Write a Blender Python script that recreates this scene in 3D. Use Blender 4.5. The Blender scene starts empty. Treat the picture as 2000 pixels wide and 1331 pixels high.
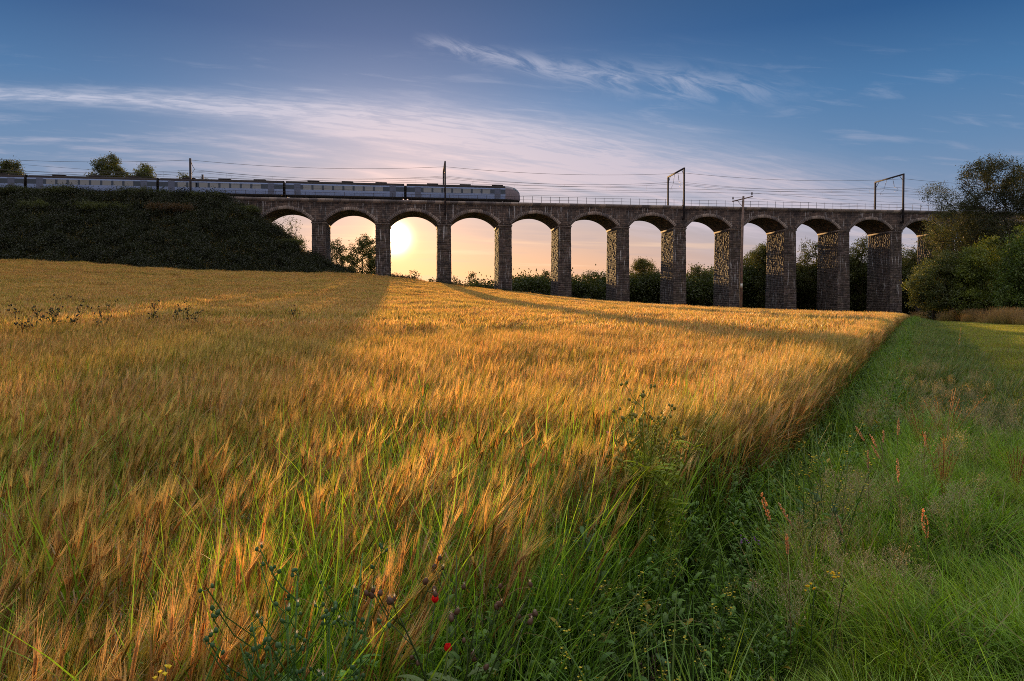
import bpy, math, random
import numpy as np
from mathutils import Vector

R = math.radians
scene = bpy.context.scene
C = scene.collection
random.seed(7)

# ------------------------------------------------------------------ camera
FL = 1400.0           # focal length in pixels of the 2000 px wide photograph
F = 1200.0            # unit of the placement helpers; depths are multiplied by KY
KY = FL / F
EYE = 1.7
HOR = 612.0           # row of the horizon
cam_data = bpy.data.cameras.new('camera')
cam_data.sensor_width = 36.0
cam_data.lens = FL / 2000 * 36.0
cam_data.shift_y = -0.011
cam_data.clip_start = 0.05
cam_data.clip_end = 6000
cam = bpy.data.objects.new('camera', cam_data)
C.objects.link(cam)
cam.location = (0, 0, EYE)
cam.rotation_euler = (R(90 - 1.3), 0, 0)
scene.camera = cam

# ------------------------------------------------------------------ sun + sky
SUN_U, SUN_V = (771 - 1000) / FL, (HOR - 466) / FL
sun_dir = Vector((SUN_U, 1.0, SUN_V)).normalized()      # towards the sun
SUN_EL = math.asin(sun_dir.z)
SUN_AZ = math.atan2(sun_dir.x, sun_dir.y)                # clockwise from +Y

sl = bpy.data.lights.new('sun', 'SUN')
sl.energy = 5.0
sl.angle = R(0.53)
sl.color = (1.0, 0.60, 0.235)
so = bpy.data.objects.new('sun', sl)
C.objects.link(so)
so.rotation_euler = sun_dir.to_track_quat('Z', 'Y').to_euler()

scene.view_settings.view_transform = 'Standard'
scene.view_settings.look = 'None'
scene.view_settings.gamma = 1
scene.view_settings.exposure = 0.65
scene.render.engine = 'CYCLES'
scene.cycles.max_bounces = 6
scene.cycles.diffuse_bounces = 3
scene.cycles.glossy_bounces = 2
scene.cycles.transmission_bounces = 4
scene.cycles.transparent_max_bounces = 6
scene.cycles.use_denoising = False
scene.cycles.filter_width = 0.95
scene.cycles.denoising_prefilter = 'NONE'
scene.cycles.sample_clamp_indirect = 4


class X:
    """socket wrapper for node maths"""
    def __init__(s, nt, v): s.nt, s.v = nt, v
    def _op(s, o, op, rev=False, c=None):
        n = s.nt.nodes.new('ShaderNodeMath'); n.operation = op
        a, b = (o, s) if rev else (s, o)
        for i, q in enumerate((a, b, c)):
            if q is None: continue
            if isinstance(q, X): s.nt.links.new(q.v, n.inputs[i])
            else: n.inputs[i].default_value = q
        return X(s.nt, n.outputs[0])
    def __add__(s, o): return s._op(o, 'ADD')
    __radd__ = __add__
    def __sub__(s, o): return s._op(o, 'SUBTRACT')
    def __rsub__(s, o): return s._op(o, 'SUBTRACT', True)
    def __mul__(s, o): return s._op(o, 'MULTIPLY')
    __rmul__ = __mul__
    def __truediv__(s, o): return s._op(o, 'DIVIDE')
    def __neg__(s): return s * -1.0
    def max(s, o): return s._op(o, 'MAXIMUM')
    def min(s, o): return s._op(o, 'MINIMUM')
    def pow(s, o): return s._op(o, 'POWER')
    def exp(s): return s._op(None, 'EXPONENT')
    def sqrt(s): return s._op(None, 'SQRT')
    def step(s, a, b):
        n = s.nt.nodes.new('ShaderNodeMapRange'); n.interpolation_type = 'SMOOTHSTEP'
        s.nt.links.new(s.v, n.inputs['Value'])
        n.inputs['From Min'].default_value = a; n.inputs['From Max'].default_value = b
        return X(s.nt, n.outputs['Result'])


def vec(nt, x, y, z):
    n = nt.nodes.new('ShaderNodeCombineXYZ')
    for i, q in enumerate((x, y, z)):
        if isinstance(q, X): nt.links.new(q.v, n.inputs[i])
        else: n.inputs[i].default_value = q
    return n.outputs[0]


def noise(nt, v, scale, detail=4, rough=0.55, dist=0.0):
    n = nt.nodes.new('ShaderNodeTexNoise')
    n.inputs['Scale'].default_value = scale
    n.inputs['Detail'].default_value = detail
    n.inputs['Roughness'].default_value = rough
    n.inputs['Distortion'].default_value = dist
    nt.links.new(v, n.inputs['Vector'])
    return X(nt, n.outputs['Fac'])


def mixc(nt, f, a, b, mode='MIX'):
    n = nt.nodes.new('ShaderNodeMix'); n.data_type = 'RGBA'; n.blend_type = mode
    n.clamp_factor = True
    for key, q in ((0, f), (6, a), (7, b)):
        if isinstance(q, X): q = q.v
        if isinstance(q, bpy.types.NodeSocket): nt.links.new(q, n.inputs[key])
        elif key == 0: n.inputs[0].default_value = q
        else: n.inputs[key].default_value = (*q, 1)
    return n.outputs[2]


def ramp(nt, f, stops):
    n = nt.nodes.new('ShaderNodeValToRGB')
    nt.links.new(f.v if isinstance(f, X) else f, n.inputs[0])
    e = n.color_ramp.elements
    while len(e) < len(stops): e.new(0.5)
    for k, (p, c) in enumerate(stops):
        e[k].position = p
    for k, (p, c) in enumerate(stops):
        e[k].color = (*c, 1)
    return n.outputs[0]


world = bpy.data.worlds.new('World')
scene.world = world
world.use_nodes = True
nt = world.node_tree
nt.nodes.clear()
tc = nt.nodes.new('ShaderNodeTexCoord')
sep = nt.nodes.new('ShaderNodeSeparateXYZ')
nt.links.new(tc.outputs['Generated'], sep.inputs[0])
dx, dy, dz = (X(nt, sep.outputs[i]) for i in range(3))
u = dx / dy.max(0.08) * KY
v = dz / dy.max(0.08) * KY
el = (dz * 1.13).max(0.0)
front = dy.step(0.05, 0.35)
side = u.step(-0.1, 0.9)
base = ramp(nt, el, [(0.0, (.88, .42, .20)), (.055, (.86, .45, .27)), (.11, (.64, .44, .38)),
                     (.17, (.33, .38, .50)), (.23, (.215, .34, .54)), (.31, (.085, .235, .48)),
                     (.40, (.022, .120, .315)), (.50, (.012, .07, .20)), (.72, (.86, .90, .96)), (1.0, (1.65, 1.66, 1.68))])  # zenith stops raised above a real dusk sky to lift the shaded ground
cool = ramp(nt, el, [(0.0, (.46, .40, .42)), (.055, (.42, .38, .44)), (.11, (.30, .34, .46)),
                     (.17, (.19, .29, .47)), (.23, (.12, .245, .45)), (.31, (.06, .185, .40)),
                     (.40, (.016, .095, .27)), (.50, (.010, .065, .18)), (.72, (.86, .90, .96)), (1.0, (1.65, 1.66, 1.68))])
off = ((u + 0.05) * (u + 0.05)).sqrt().step(0.08, 0.66)
col = mixc(nt, off, base, cool)
# cirrus laid out along directions of the sky
v1 = 0.2827 - 0.142 * u - 0.0678 * (u * u)
w1 = v - v1
sv = vec(nt, u * 2.2, w1 * 26.0, 0.3)
n1 = noise(nt, sv, 2.4, 6, .6, .25)
sv2 = vec(nt, u * 6.0, w1 * 60.0, 1.3)
n2 = noise(nt, sv2, 3.0, 5, .6, .6)
g = w1 / (0.0115 + 0.034 * u.step(-.8, .35))
core = (-(g * g)).exp() * (0.40 + 0.6 * n2.step(.35, .7)) * (0.35 + .65 * (1.0 - u.step(-.15, .5)))
g2 = (w1 + 0.04) / 0.065
veil = (-(g2 * g2)).exp() * u.step(-.65, -.05) * (1.0 - u.step(.45, .8)) * (0.35 + .65 * n1.step(.3, .7))
g3 = (w1 + .075) / .05
veil2 = (-(g3 * g3)).exp() * n1.step(.45, .75) * 0.6 * (1.0 - u.step(.5, .8))
vw = v - (0.402 - 0.13 * u + 0.06 * (u * 3.0 - .5) * (u * 3.0 - .5) * .35)
g4 = vw / (0.012 + .012 * u.step(-.1, .3))
nw = noise(nt, vec(nt, u * 5.0, v * 16.0 + u * 4.0, 2.0), 2.6, 7, .62, .9)
wisp = (-(g4 * g4)).exp() * nw.step(.36, .66) * u.step(-.17, -.10) * (1.0 - u.step(.22, .55))
g5 = (v - .455 + .02 * u) / .03
wl = noise(nt, vec(nt, u * 3.0, v * 22.0 + u * 2.0, 4.0), 2.0, 5, .6, .5)
thin = wl.step(.52, .80) * v.step(.12, .2) * (1.0 - v.step(.36, .46)) * .40
cl = (core * .92 + veil * .72 + veil2 * .75 + wisp * .55 + thin * .7).min(.88) * front
ccol = mixc(nt, v.step(.2, .36), (.66, .57, .66), (.52, .56, .72))
col = mixc(nt, cl, col, ccol)
# low grey bands near the horizon
nl = noise(nt, vec(nt, u * 1.6 + v * 1.5, v * 30.0 + u * 1.2, 8.0), 1.6, 5, .55, .35)
low = nl.step(.48, .66) * (1.0 - v.step(.11, .17)) * front
col = mixc(nt, low * .50, col, (.36, .33, .41))
nl2 = noise(nt, vec(nt, u * 1.6 - v * 2, v * 44.0 + u * 1.2, 18.0), 1.9, 5, .55, .35)
low2 = nl2.step(.54, .72) * (1.0 - v.step(.11, .17)) * front
col = mixc(nt, low2 * .50, col, (.90, .62, .46))
# unseen sky behind the camera, brightened to fill the shaded fronts
back = (-dy).step(0.05, 0.5) * dz.step(-.02, .06)
col = mixc(nt, back, col, (.50, .44, .45))
# sun aureole
dotn = nt.nodes.new('ShaderNodeVectorMath'); dotn.operation = 'DOT_PRODUCT'
nt.links.new(tc.outputs['Generated'], dotn.inputs[0]); dotn.inputs[1].default_value = sun_dir
cth = X(nt, dotn.outputs['Value'])
ang = ((1.0 - cth).max(0.0) * 2.0).sqrt()


def scale_c(c, f):
    n = nt.nodes.new('ShaderNodeVectorMath'); n.operation = 'SCALE'
    n.inputs[0].default_value = c
    nt.links.new(f.v, n.inputs['Scale'])
    return n.outputs[0]


def add_c(a, b):
    n = nt.nodes.new('ShaderNodeVectorMath'); n.operation = 'ADD'
    nt.links.new(a, n.inputs[0]); nt.links.new(b, n.inputs[1])
    return n.outputs[0]


q1 = ang / 0.0145
col = add_c(col, scale_c((1.0, .86, .55), (-(q1 * q1)).exp() * 9.0))
col = add_c(col, scale_c((1.0, .40, .02), (-(ang / 0.038)).exp() * 0.85))
col = add_c(col, scale_c((1.0, .38, .13), (-(ang / 0.12)).exp() * 0.42))
sky = nt.nodes.new('ShaderNodeTexSky'); sky.sky_type = 'NISHITA'
sky.sun_disc = False
sky.sun_elevation = SUN_EL
sky.sun_rotation = SUN_AZ
sky.altitude = 20
bgN = nt.nodes.new('ShaderNodeBackground'); bgN.inputs[1].default_value = 0.05
mN = mixc(nt, 0.85, sky.outputs[0], (0, 0, 0))
nt.links.new(sky.outputs[0], bgN.inputs[0])
bgC = nt.nodes.new('ShaderNodeBackground'); bgC.inputs[1].default_value = 0.655
nt.links.new(col, bgC.inputs[0])
ad = nt.nodes.new('ShaderNodeMixShader'); ad.inputs[0].default_value = 0.90
nt.links.new(bgN.outputs[0], ad.inputs[1]); nt.links.new(bgC.outputs[0], ad.inputs[2])
wo = nt.nodes.new('ShaderNodeOutputWorld')
nt.links.new(ad.outputs[0], wo.inputs[0])
world.cycles.sampling_method = 'MANUAL'
world.cycles.sample_map_resolution = 1024


# ------------------------------------------------------------------ helpers
def tag(o, label=None, cat=None, group=None, kind=None):
    if label: o['label'] = label
    if cat: o['category'] = cat
    if group: o['group'] = group
    if kind: o['kind'] = kind
    return o


def empty(name, loc=(0, 0, 0), rz=0.0, label=None, cat=None, group=None, parent=None):
    o = bpy.data.objects.new(name, None)
    C.objects.link(o)
    o.location = loc
    o.rotation_euler = (0, 0, rz)
    o.empty_display_size = .2
    if parent: o.parent = parent
    return tag(o, label, cat, group)


class MB:
    """collects quads / tris with per-vertex colour into one mesh"""
    def __init__(s): s.v, s.q, s.c, s.n = [], [], [], 0

    def add(s, verts, quads, col):
        verts = np.asarray(verts, float).reshape(-1, 3)
        quads = np.asarray(quads, int).reshape(-1, 4)
        col = np.asarray(col, float)
        if col.ndim == 1: col = np.tile(col[:3], (len(verts), 1))
        s.v.append(verts); s.q.append(quads + s.n); s.c.append(col); s.n += len(verts)

    def box(s, x0, x1, y0, y1, z0, z1, col=(.5, .5, .5)):
        p = [(x, y, z) for z in (z0, z1) for y in (y0, y1) for x in (x0, x1)]
        s.add(p, [(0, 2, 3, 1), (4, 5, 7, 6), (0, 1, 5, 4), (2, 6, 7, 3), (0, 4, 6, 2), (1, 3, 7, 5)], col)

    def tube(s, pts, rad, sides=6, col=(.5, .5, .5), cap=True):
        pts = [Vector(p) for p in pts]
        n = len(pts)
        if not hasattr(rad, '__len__'): rad = [rad] * n
        vs = []
        prev = None
        for i, p in enumerate(pts):
            t = (pts[min(i + 1, n - 1)] - pts[max(i - 1, 0)])
            if t.length < 1e-9: t = Vector((0, 0, 1))
            t.normalize()
            if prev is None:
                a = Vector((1, 0, 0)) if abs(t.x) < .8 else Vector((0, 1, 0))
            else: a = prev
            b = t.cross(a).normalized(); a = b.cross(t).normalized(); prev = a
            for k in range(sides):
                th = 2 * math.pi * k / sides
                vs.append(p + (a * math.cos(th) + b * math.sin(th)) * rad[i])
        qs = []
        for i in range(n - 1):
            for k in range(sides):
                k2 = (k + 1) % sides
                qs.append((i * sides + k, i * sides + k2, (i + 1) * sides + k2, (i + 1) * sides + k))
        if cap:
            c0 = len(vs); vs.append(pts[0]); vs.append(pts[-1])
            for k in range(0, sides, 2):
                k1, k2 = (k + 1) % sides, (k + 2) % sides
                qs.append((c0, k2, k1, k))
                b0 = (n - 1) * sides
                qs.append((c0 + 1, b0 + k, b0 + k1, b0 + k2))
        s.add([tuple(q) for q in vs], qs, col)

    def ball(s, c, r, col=(.5, .5, .5), nu=8, nv=5, axis=None, prof=None):
        c = Vector(c)
        if not hasattr(r, '__len__'): r = (r, r, r)
        ax = Vector(axis).normalized() if axis is not None else Vector((0, 0, 1))
        rot = ax.to_track_quat('Z', 'Y')
        vs, qs = [], []
        for j in range(nv + 1):
            ph = math.pi * j / nv
            m = prof(j / nv) if prof else 1
            for i in range(nu):
                th = 2 * math.pi * i / nu
                p = Vector((r[0] * math.sin(ph) * math.cos(th) * m, r[1] * math.sin(ph) * math.sin(th) * m, -r[2] * math.cos(ph)))
                vs.append(tuple(c + rot @ p))
        for j in range(nv):
            for i in range(nu):
                i2 = (i + 1) % nu
                qs.append((j * nu + i, j * nu + i2, (j + 1) * nu + i2, (j + 1) * nu + i))
        s.add(vs, qs, col)

    def leaf(s, base, az, t0, t1, L, w, col, col2=None, segs=5, prof=None, roll=0.0):
        """one leaf ribbon with a folded midrib"""
        p = np.array(base, float)
        col = np.array(col, float); col2 = col if col2 is None else np.array(col2, float)
        vs, cs, qs = [], [], []
        for i in range(segs + 1):
            f = i / segs
            th = t0 + (t1 - t0) * f
            d = np.array([math.sin(th) * math.cos(az), math.sin(th) * math.sin(az), math.cos(th)])
            sd = np.array([-math.sin(az + roll), math.cos(az + roll), 0])
            up = np.cross(sd, d) * -1
            ww = w * (prof(f) if prof else math.sin(math.pi * min(1, f * .92 + .08)) ** .7) * .5
            vs += [p - sd * ww + up * ww * .35, p, p + sd * ww + up * ww * .35]
            cs += [col * (1 - f) + col2 * f] * 3
            p = p + d * L / segs
        for i in range(segs):
            a = i * 3
            qs += [(a, a + 1, a + 4, a + 3), (a + 1, a + 2, a + 5, a + 4)]
        s.add(vs, qs, np.array(cs))

    def mesh(s, name, smooth=False):
        v_ = np.concatenate(s.v); q_ = np.concatenate(s.q); c_ = np.concatenate(s.c)
        me = bpy.data.meshes.new(name)
        me.vertices.add(len(v_)); me.vertices.foreach_set('co', v_.astype(np.float32).ravel())
        me.loops.add(q_.size); me.loops.foreach_set('vertex_index', q_.astype(np.int32).ravel())
        me.polygons.add(len(q_))
        me.polygons.foreach_set('loop_start', np.arange(0, q_.size, 4, dtype=np.int32))
        try: me.polygons.foreach_set('loop_total', np.full(len(q_), 4, dtype=np.int32))
        except Exception: pass
        me.update(calc_edges=True)
        at = me.color_attributes.new('col', 'FLOAT_COLOR', 'POINT')
        cc = np.ones((len(v_), 4), np.float32); cc[:, :3] = c_
        at.data.foreach_set('color', cc.ravel())
        if smooth: me.polygons.foreach_set('use_smooth', np.ones(len(q_), bool))
        return me

    def build(s, name, mat, parent=None, smooth=False, loc=None, link=True):
        o = bpy.data.objects.new(name, s.mesh(name, smooth))
        if mat: o.data.materials.append(mat)
        if link: C.objects.link(o)
        if parent: o.parent = parent
        if loc is not None: o.location = loc
        return o


def copy_tree(o, parent=None):
    c = o.copy(); C.objects.link(c); c.parent = parent
    for ch in list(o.children): copy_tree(ch, c)
    return c


# ------------------------------------------------------------------ materials
def new_mat(name):
    m = bpy.data.materials.new(name); m.use_nodes = True
    n = m.node_tree; n.nodes.clear()
    out = n.nodes.new('ShaderNodeOutputMaterial')
    return m, n, out


def mat_plain(name, col, rough=.6, metal=0.0, nscale=8, var=.25, bump=0.0):
    m, n, out = new_mat(name)
    b = n.nodes.new('ShaderNodeBsdfPrincipled')
    t = n.nodes.new('ShaderNodeTexCoord')
    f = noise(n, t.outputs['Object'], nscale, 5, .6)
    c = mixc(n, f.step(.3, .7), tuple(q * (1 - var) for q in col), tuple(min(1, q * (1 + var)) for q in col))
    n.links.new(c, b.inputs['Base Color'])
    b.inputs['Roughness'].default_value = rough
    b.inputs['Metallic'].default_value = metal
    if rough >= .8: b.inputs['Specular IOR Level'].default_value = .08
    if bump:
        bp = n.nodes.new('ShaderNodeBump'); bp.inputs['Strength'].default_value = bump; bp.inputs['Distance'].default_value = .03
        n.links.new(noise(n, t.outputs['Object'], nscale * 3, 5, .6).v, bp.inputs['Height'])
        n.links.new(bp.outputs[0], b.inputs['Normal'])
    n.links.new(b.outputs[0], out.inputs[0])
    return m


def mat_plant(name, trans=.4, gloss=.05, tint=(1, 1, 1), patch=None, tcol=(1.15, 1.0, .6), rough=.5):
    """vertex colour foliage: diffuse + light through the leaf + a little sheen"""
    m, n, out = new_mat(name)
    a = n.nodes.new('ShaderNodeAttribute'); a.attribute_name = 'col'
    c = a.outputs['Color']
    oi = n.nodes.new('ShaderNodeObjectInfo')
    rnd = X(n, oi.outputs['Random'])
    k = vec(n, .82 + .36 * rnd, .82 + .36 * rnd, .82 + .36 * rnd)
    c = mixc(n, 1.0, c, k, 'MULTIPLY')
    if patch:
        gm = n.nodes.new('ShaderNodeNewGeometry')
        for (sc, lo, hi, pc, amt) in patch:
            f = noise(n, gm.outputs['Position'], sc, 3, .5)
            c = mixc(n, f.step(lo, hi) * amt, c, mixc(n, 1.0, c, pc, 'MULTIPLY'))
    if tint != (1, 1, 1): c = mixc(n, 1.0, c, tint, 'MULTIPLY')
    d = n.nodes.new('ShaderNodeBsdfDiffuse'); n.links.new(c, d.inputs[0])
    tr = n.nodes.new('ShaderNodeBsdfTranslucent'); n.links.new(mixc(n, 1.0, c, tcol, 'MULTIPLY'), tr.inputs[0])
    mx = n.nodes.new('ShaderNodeMixShader'); mx.inputs[0].default_value = trans
    n.links.new(d.outputs[0], mx.inputs[1]); n.links.new(tr.outputs[0], mx.inputs[2])
    gl = n.nodes.new('ShaderNodeBsdfGlossy'); gl.inputs['Roughness'].default_value = rough
    gl.inputs[0].default_value = (.9, .9, .9, 1)
    m2 = n.nodes.new('ShaderNodeMixShader'); m2.inputs[0].default_value = gloss
    n.links.new(mx.outputs[0], m2.inputs[1]); n.links.new(gl.outputs[0], m2.inputs[2])
    n.links.new(m2.outputs[0], out.inputs[0])
    return m


def mat_stone(name, bricks=True, col_a=(.135, .108, .098), col_b=(.065, .057, .058), bw=.85, bh=.38, streaks=True):
    m, n, out = new_mat(name)
    b = n.nodes.new('ShaderNodeBsdfPrincipled')
    t = n.nodes.new('ShaderNodeTexCoord')
    s = n.nodes.new('ShaderNodeSeparateXYZ'); n.links.new(t.outputs['Object'], s.inputs[0])
    x, y, z = (X(n, s.outputs[i]) for i in range(3))
    gm = n.nodes.new('ShaderNodeNewGeometry')
    f1 = noise(n, gm.outputs['Position'], .9, 6, .62)
    f2 = noise(n, gm.outputs['Position'], 4.5, 5, .7)
    c = mixc(n, f1.step(.32, .68), col_a, col_b)
    c = mixc(n, f2.step(.4, .8) * .5, c, (.26, .205, .17))
    a = n.nodes.new('ShaderNodeAttribute'); a.attribute_name = 'col'
    c = mixc(n, 1.0, c, a.outputs['Color'], 'MULTIPLY')
    bump_h = f2 * .5
    if bricks:
        br = n.nodes.new('ShaderNodeTexBrick')
        n.links.new(vec(n, x + y, z, 0.0), br.inputs['Vector'])
        br.inputs['Scale'].default_value = 1.0
        br.inputs['Brick Width'].default_value = bw; br.inputs['Row Height'].default_value = bh
        br.inputs['Mortar Size'].default_value = .022; br.inputs['Mortar Smooth'].default_value = .3
        br.inputs['Color1'].default_value = (1.45, 1.32, 1.2, 1); br.inputs['Color2'].default_value = (.5, .5, .55, 1)
        br.inputs['Mortar'].default_value = (.5, .48, .46, 1); br.inputs['Bias'].default_value = 0
        c = mixc(n, 1.0, c, br.outputs['Color'], 'MULTIPLY')
        bump_h = bump_h - X(n, br.outputs['Fac']) * 1.2
    if streaks:
        st = noise(n, vec(n, (x + y * .9) * 2.6, z * .12, X(n, n.nodes.new('ShaderNodeObjectInfo').outputs['Random']) * 30.0), 1.6, 3, .55)
        br2 = noise(n, vec(n, (x + y) * 1.2, z * .35, 3.0), 1.4, 4, .6)
        sf = st.step(.57, .66) * br2.step(.42, .58) * z.step(1.0, 6.0)
        c = mixc(n, sf * .75, c, (.62, .62, .64))
        dk = noise(n, vec(n, (x + y) * 1.1, z * .10, 9.0), 1.5, 4, .6)
        c = mixc(n, dk.step(.5, .68) * .55, c, (.045, .042, .045))
    bp = n.nodes.new('ShaderNodeBump'); bp.inputs['Strength'].default_value = .8 if bricks else .3; bp.inputs['Distance'].default_value = .06
    n.links.new(bump_h.v, bp.inputs['Height']); n.links.new(bp.outputs[0], b.inputs['Normal'])
    n.links.new(c, b.inputs['Base Color'])
    b.inputs['Roughness'].default_value = .85
    b.inputs['Specular IOR Level'].default_value = .22
    n.links.new(b.outputs[0], out.inputs[0])
    return m


M_rock = mat_stone('rock_faced_stone', bricks=False)
M_ashlar = mat_stone('coursed_stone')
M_soffit = mat_stone('soffit_stone', bw=1.1, bh=.3, col_a=(.17, .12, .09), col_b=(.11, .09, .08), streaks=False)
M_cornice = mat_stone('cornice_stone', bricks=True, col_a=(.30, .28, .28), col_b=(.21, .20, .205), bw=1.5, bh=3.0, streaks=False)
M_steel = mat_plain('galvanised_steel', (.05, .045, .052), .8, 0, 3)
M_dark = mat_plain('dark_steel', (.05, .045, .045), .6, .3, 4)
M_ins = mat_plain('brown_insulator', (.10, .05, .035), .25)
M_wood = mat_plain('weathered_wood', (.20, .14, .12), .8, 0, 3, .3, .4)
M_ballast = mat_plain('track_ballast', (.16, .14, .13), .95, 0, 20, .5, 1)
M_leaf = mat_plant('tree_leaves', .38, .03, patch=[(.55, .45, .62, (1.25, 1.25, .7), .6), (.9, .52, .66, (.5, .58, .6), .6)])
M_bark = mat_plain('bark', (.075, .06, .045), .9, 0, 6, .4, .6)
M_barley = mat_plant('barley_straw', .50, .035, patch=[(.22, .46, .62, (.66, .90, .55), .38), (.9, .5, .66, (1.12, .90, .75), .6), (2.5, .45, .62, (.66, .66, .58), .45), (.05, .45, .6, (.95, .88, .85), .5)], tcol=(1.3, .95, .52), rough=.35)
M_grass = mat_plant('green_grass', .42, .035, patch=[(.8, .45, .65, (1.35, 1.08, .75), .55), (2.1, .5, .66, (.75, .9, .95), .5)], tcol=(1.15, 1.05, .5), rough=.4)
M_plant = mat_plant('weed_leaves', .42, .03, tcol=(1.2, 1.05, .45))
M_petal = mat_plant('flower_petals', .4, .02, tcol=(1.1, 1, .8))


# ------------------------------------------------------------------ terrain
def smooth01(t):
    t = np.clip(t, 0, 1)
    return t * t * (3 - 2 * t)


ZX = 5.0 + np.array([-300, -130, -68.5, -34.5, -18.1, -10, 1.3, 12.9, 24, 35.6, 46, 58, 70, 81, 92, 120, 180.])
ZZ = np.array([14, 12.2, 10.65, 8.8, 7.9, 7.2, 5.8, 4.6, 3.45, 2.45, 1.75, 1.13, .65, .28, -.3, -1.2, -2.])
AV = math.atan(183 / 1400.0)
VX, VY = math.cos(AV), math.sin(AV)      # along the viaduct
NX, NY = -VY, VX                          # away from the camera
VD = 142.3


def to_st(x, y):
    return x * VX + y * VY, x * NX + y * NY - VD


def field_z(x, y):
    x = np.asarray(x, float); y = np.asarray(y, float)
    s, tt = to_st(x, y)
    zv = np.interp(s, ZX, ZZ)
    t = np.clip((tt + VD) / 130.7, 0, 1.06)
    z = zv * t ** 1.55
    e = x - (y * .5643 - 1.49)
    z = z - .26 * np.exp(-((e - .45) / .35) ** 2) + .14 * np.exp(-((e - 1.7) / .7) ** 2) * (1 + .3 * np.sin(y * 1.3))
    # falls away into the valley behind the viaduct
    s, tt = to_st(x, y)
    fall = smooth01((tt - 2) / 70.0)
    z = z * (1 - fall) + (-9.0) * fall
    rise = smooth01((y - 600) / 2500.0)
    z = z + 6 * rise
    z = z + .05 * np.sin(x * .9 + 1.3 * np.sin(y * .5)) * np.clip(y / 20, 0, 1)
    return z


def emb_z(x, y):
    """the railway embankment: absolute height"""
    s, t = to_st(np.asarray(x, float), np.asarray(y, float))
    ds = np.maximum(s + 36.5, 0) * 1.02
    dt = np.maximum(np.maximum(-1.0 - t, t - 9.8), 0)
    d = np.sqrt(ds ** 2 + dt ** 2)
    z = 23.35 - d * (.655 + .04 * np.sin(s * .21))
    z = z + .35 * np.sin(s * .6 + t * .4) * np.minimum(1, d / 4) + .25 * np.sin(s * 1.3 - t * .9) * np.minimum(1, d / 4)
    return z


def ground_z(x, y):
    return field_z(x, y)


def sheet(name, xs, ys, zf, mat, keep=None):
    gx, gy = np.meshgrid(xs, ys)
    gz = zf(gx, gy)
    nx, ny = len(xs), len(ys)
    v_ = np.stack([gx, gy, gz], -1).reshape(-1, 3)
    i = np.arange(nx * ny).reshape(ny, nx)
    q_ = np.stack([i[:-1, :-1], i[:-1, 1:], i[1:, 1:], i[1:, :-1]], -1).reshape(-1, 4)
    if keep is not None:
        k = keep(gx, gy, gz).reshape(-1)
        q_ = q_[k[q_].all(1)]
    mb = MB(); mb.add(v_, q_, (1, 1, 1))
    return mb.build(name, mat, smooth=True)


def mat_ground():
    m, n, out = new_mat('field_soil_and_turf')
    b = n.nodes.new('ShaderNodeBsdfPrincipled')
    gm = n.nodes.new('ShaderNodeNewGeometry')
    s = n.nodes.new('ShaderNodeSeparateXYZ'); n.links.new(gm.outputs['Position'], s.inputs[0])
    x, y = X(n, s.outputs[0]), X(n, s.outputs[1])
    f1 = noise(n, gm.outputs['Position'], 1.5, 6, .6)
    f2 = noise(n, gm.outputs['Position'], 30, 4, .6)
    soil = mixc(n, f1.step(.3, .7), (.07, .045, .022), (.12, .075, .035))
    turf = mixc(n, f1.step(.3, .7), (.022, .045, .010), (.05, .075, .018))
    e = x - (y * .5643 - 1.49)
    c = mixc(n, e.step(-.3, .1), soil, turf)
    far = y.step(138, 150)
    c = mixc(n, far, c, turf)
    c = mixc(n, f2.step(.3, .7) * .5, c, mixc(n, 1.0, c, (.5, .5, .5), 'MULTIPLY'))
    n.links.new(c, b.inputs['Base Color']); b.inputs['Roughness'].default_value = .95; b.inputs['Specular IOR Level'].default_value = .05
    n.links.new(b.outputs[0], out.inputs[0])
    return m


def axis(lo, hi, n, dense=2.0):
    t = np.linspace(-1, 1, n)
    a = np.sinh(t * 4.6) / math.sinh(4.6)
    return np.where(a < 0, -a * lo, a * hi)


M_ground = mat_ground()
xs = np.unique(np.concatenate([axis(-2600, 2600, 220), np.linspace(-4, 14, 100), np.linspace(14, 90, 150)]))
ys = np.concatenate([np.linspace(-60, -2, 40), np.linspace(-1.8, 14, 110), np.linspace(14.3, 200, 260), 200 + np.geomspace(3, 4800, 50)])
g_ob = sheet('ground', xs, ys, ground_z, M_ground)
tag(g_ob, kind='structure')

# embankment body
st_s = np.linspace(-230, 0, 150); st_t = np.linspace(-42, 62, 90)


def emb_sheet():
    ss, tt = np.meshgrid(st_s, st_t)
    x = ss * VX + (tt + VD) * NX; y = ss * VY + (tt + VD) * NY
    z = emb_z(x, y); fz = field_z(x, y)
    z = np.maximum(z, fz - .6)
    nx, ny = len(st_s), len(st_t)
    i = np.arange(nx * ny).reshape(ny, nx)
    q_ = np.stack([i[:-1, :-1], i[:-1, 1:], i[1:, 1:], i[1:, :-1]], -1).reshape(-1, 4)
    mb = MB(); mb.add(np.stack([x, y, z], -1).reshape(-1, 3), q_, (1, 1, 1))
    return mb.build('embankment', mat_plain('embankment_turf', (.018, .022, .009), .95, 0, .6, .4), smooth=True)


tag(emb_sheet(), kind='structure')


def E0(y):          # field edge beside the verge
    return -1.49 + .5643 * y


def at(px, Y, z=None):
    x = (px - 1000) / F * Y
    Y = Y * KY
    return Vector((x, Y, float(ground_z(x, Y)) if z is None else z))


def ztop(py, Y): return EYE + (HOR - py) * Y / F


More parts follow.
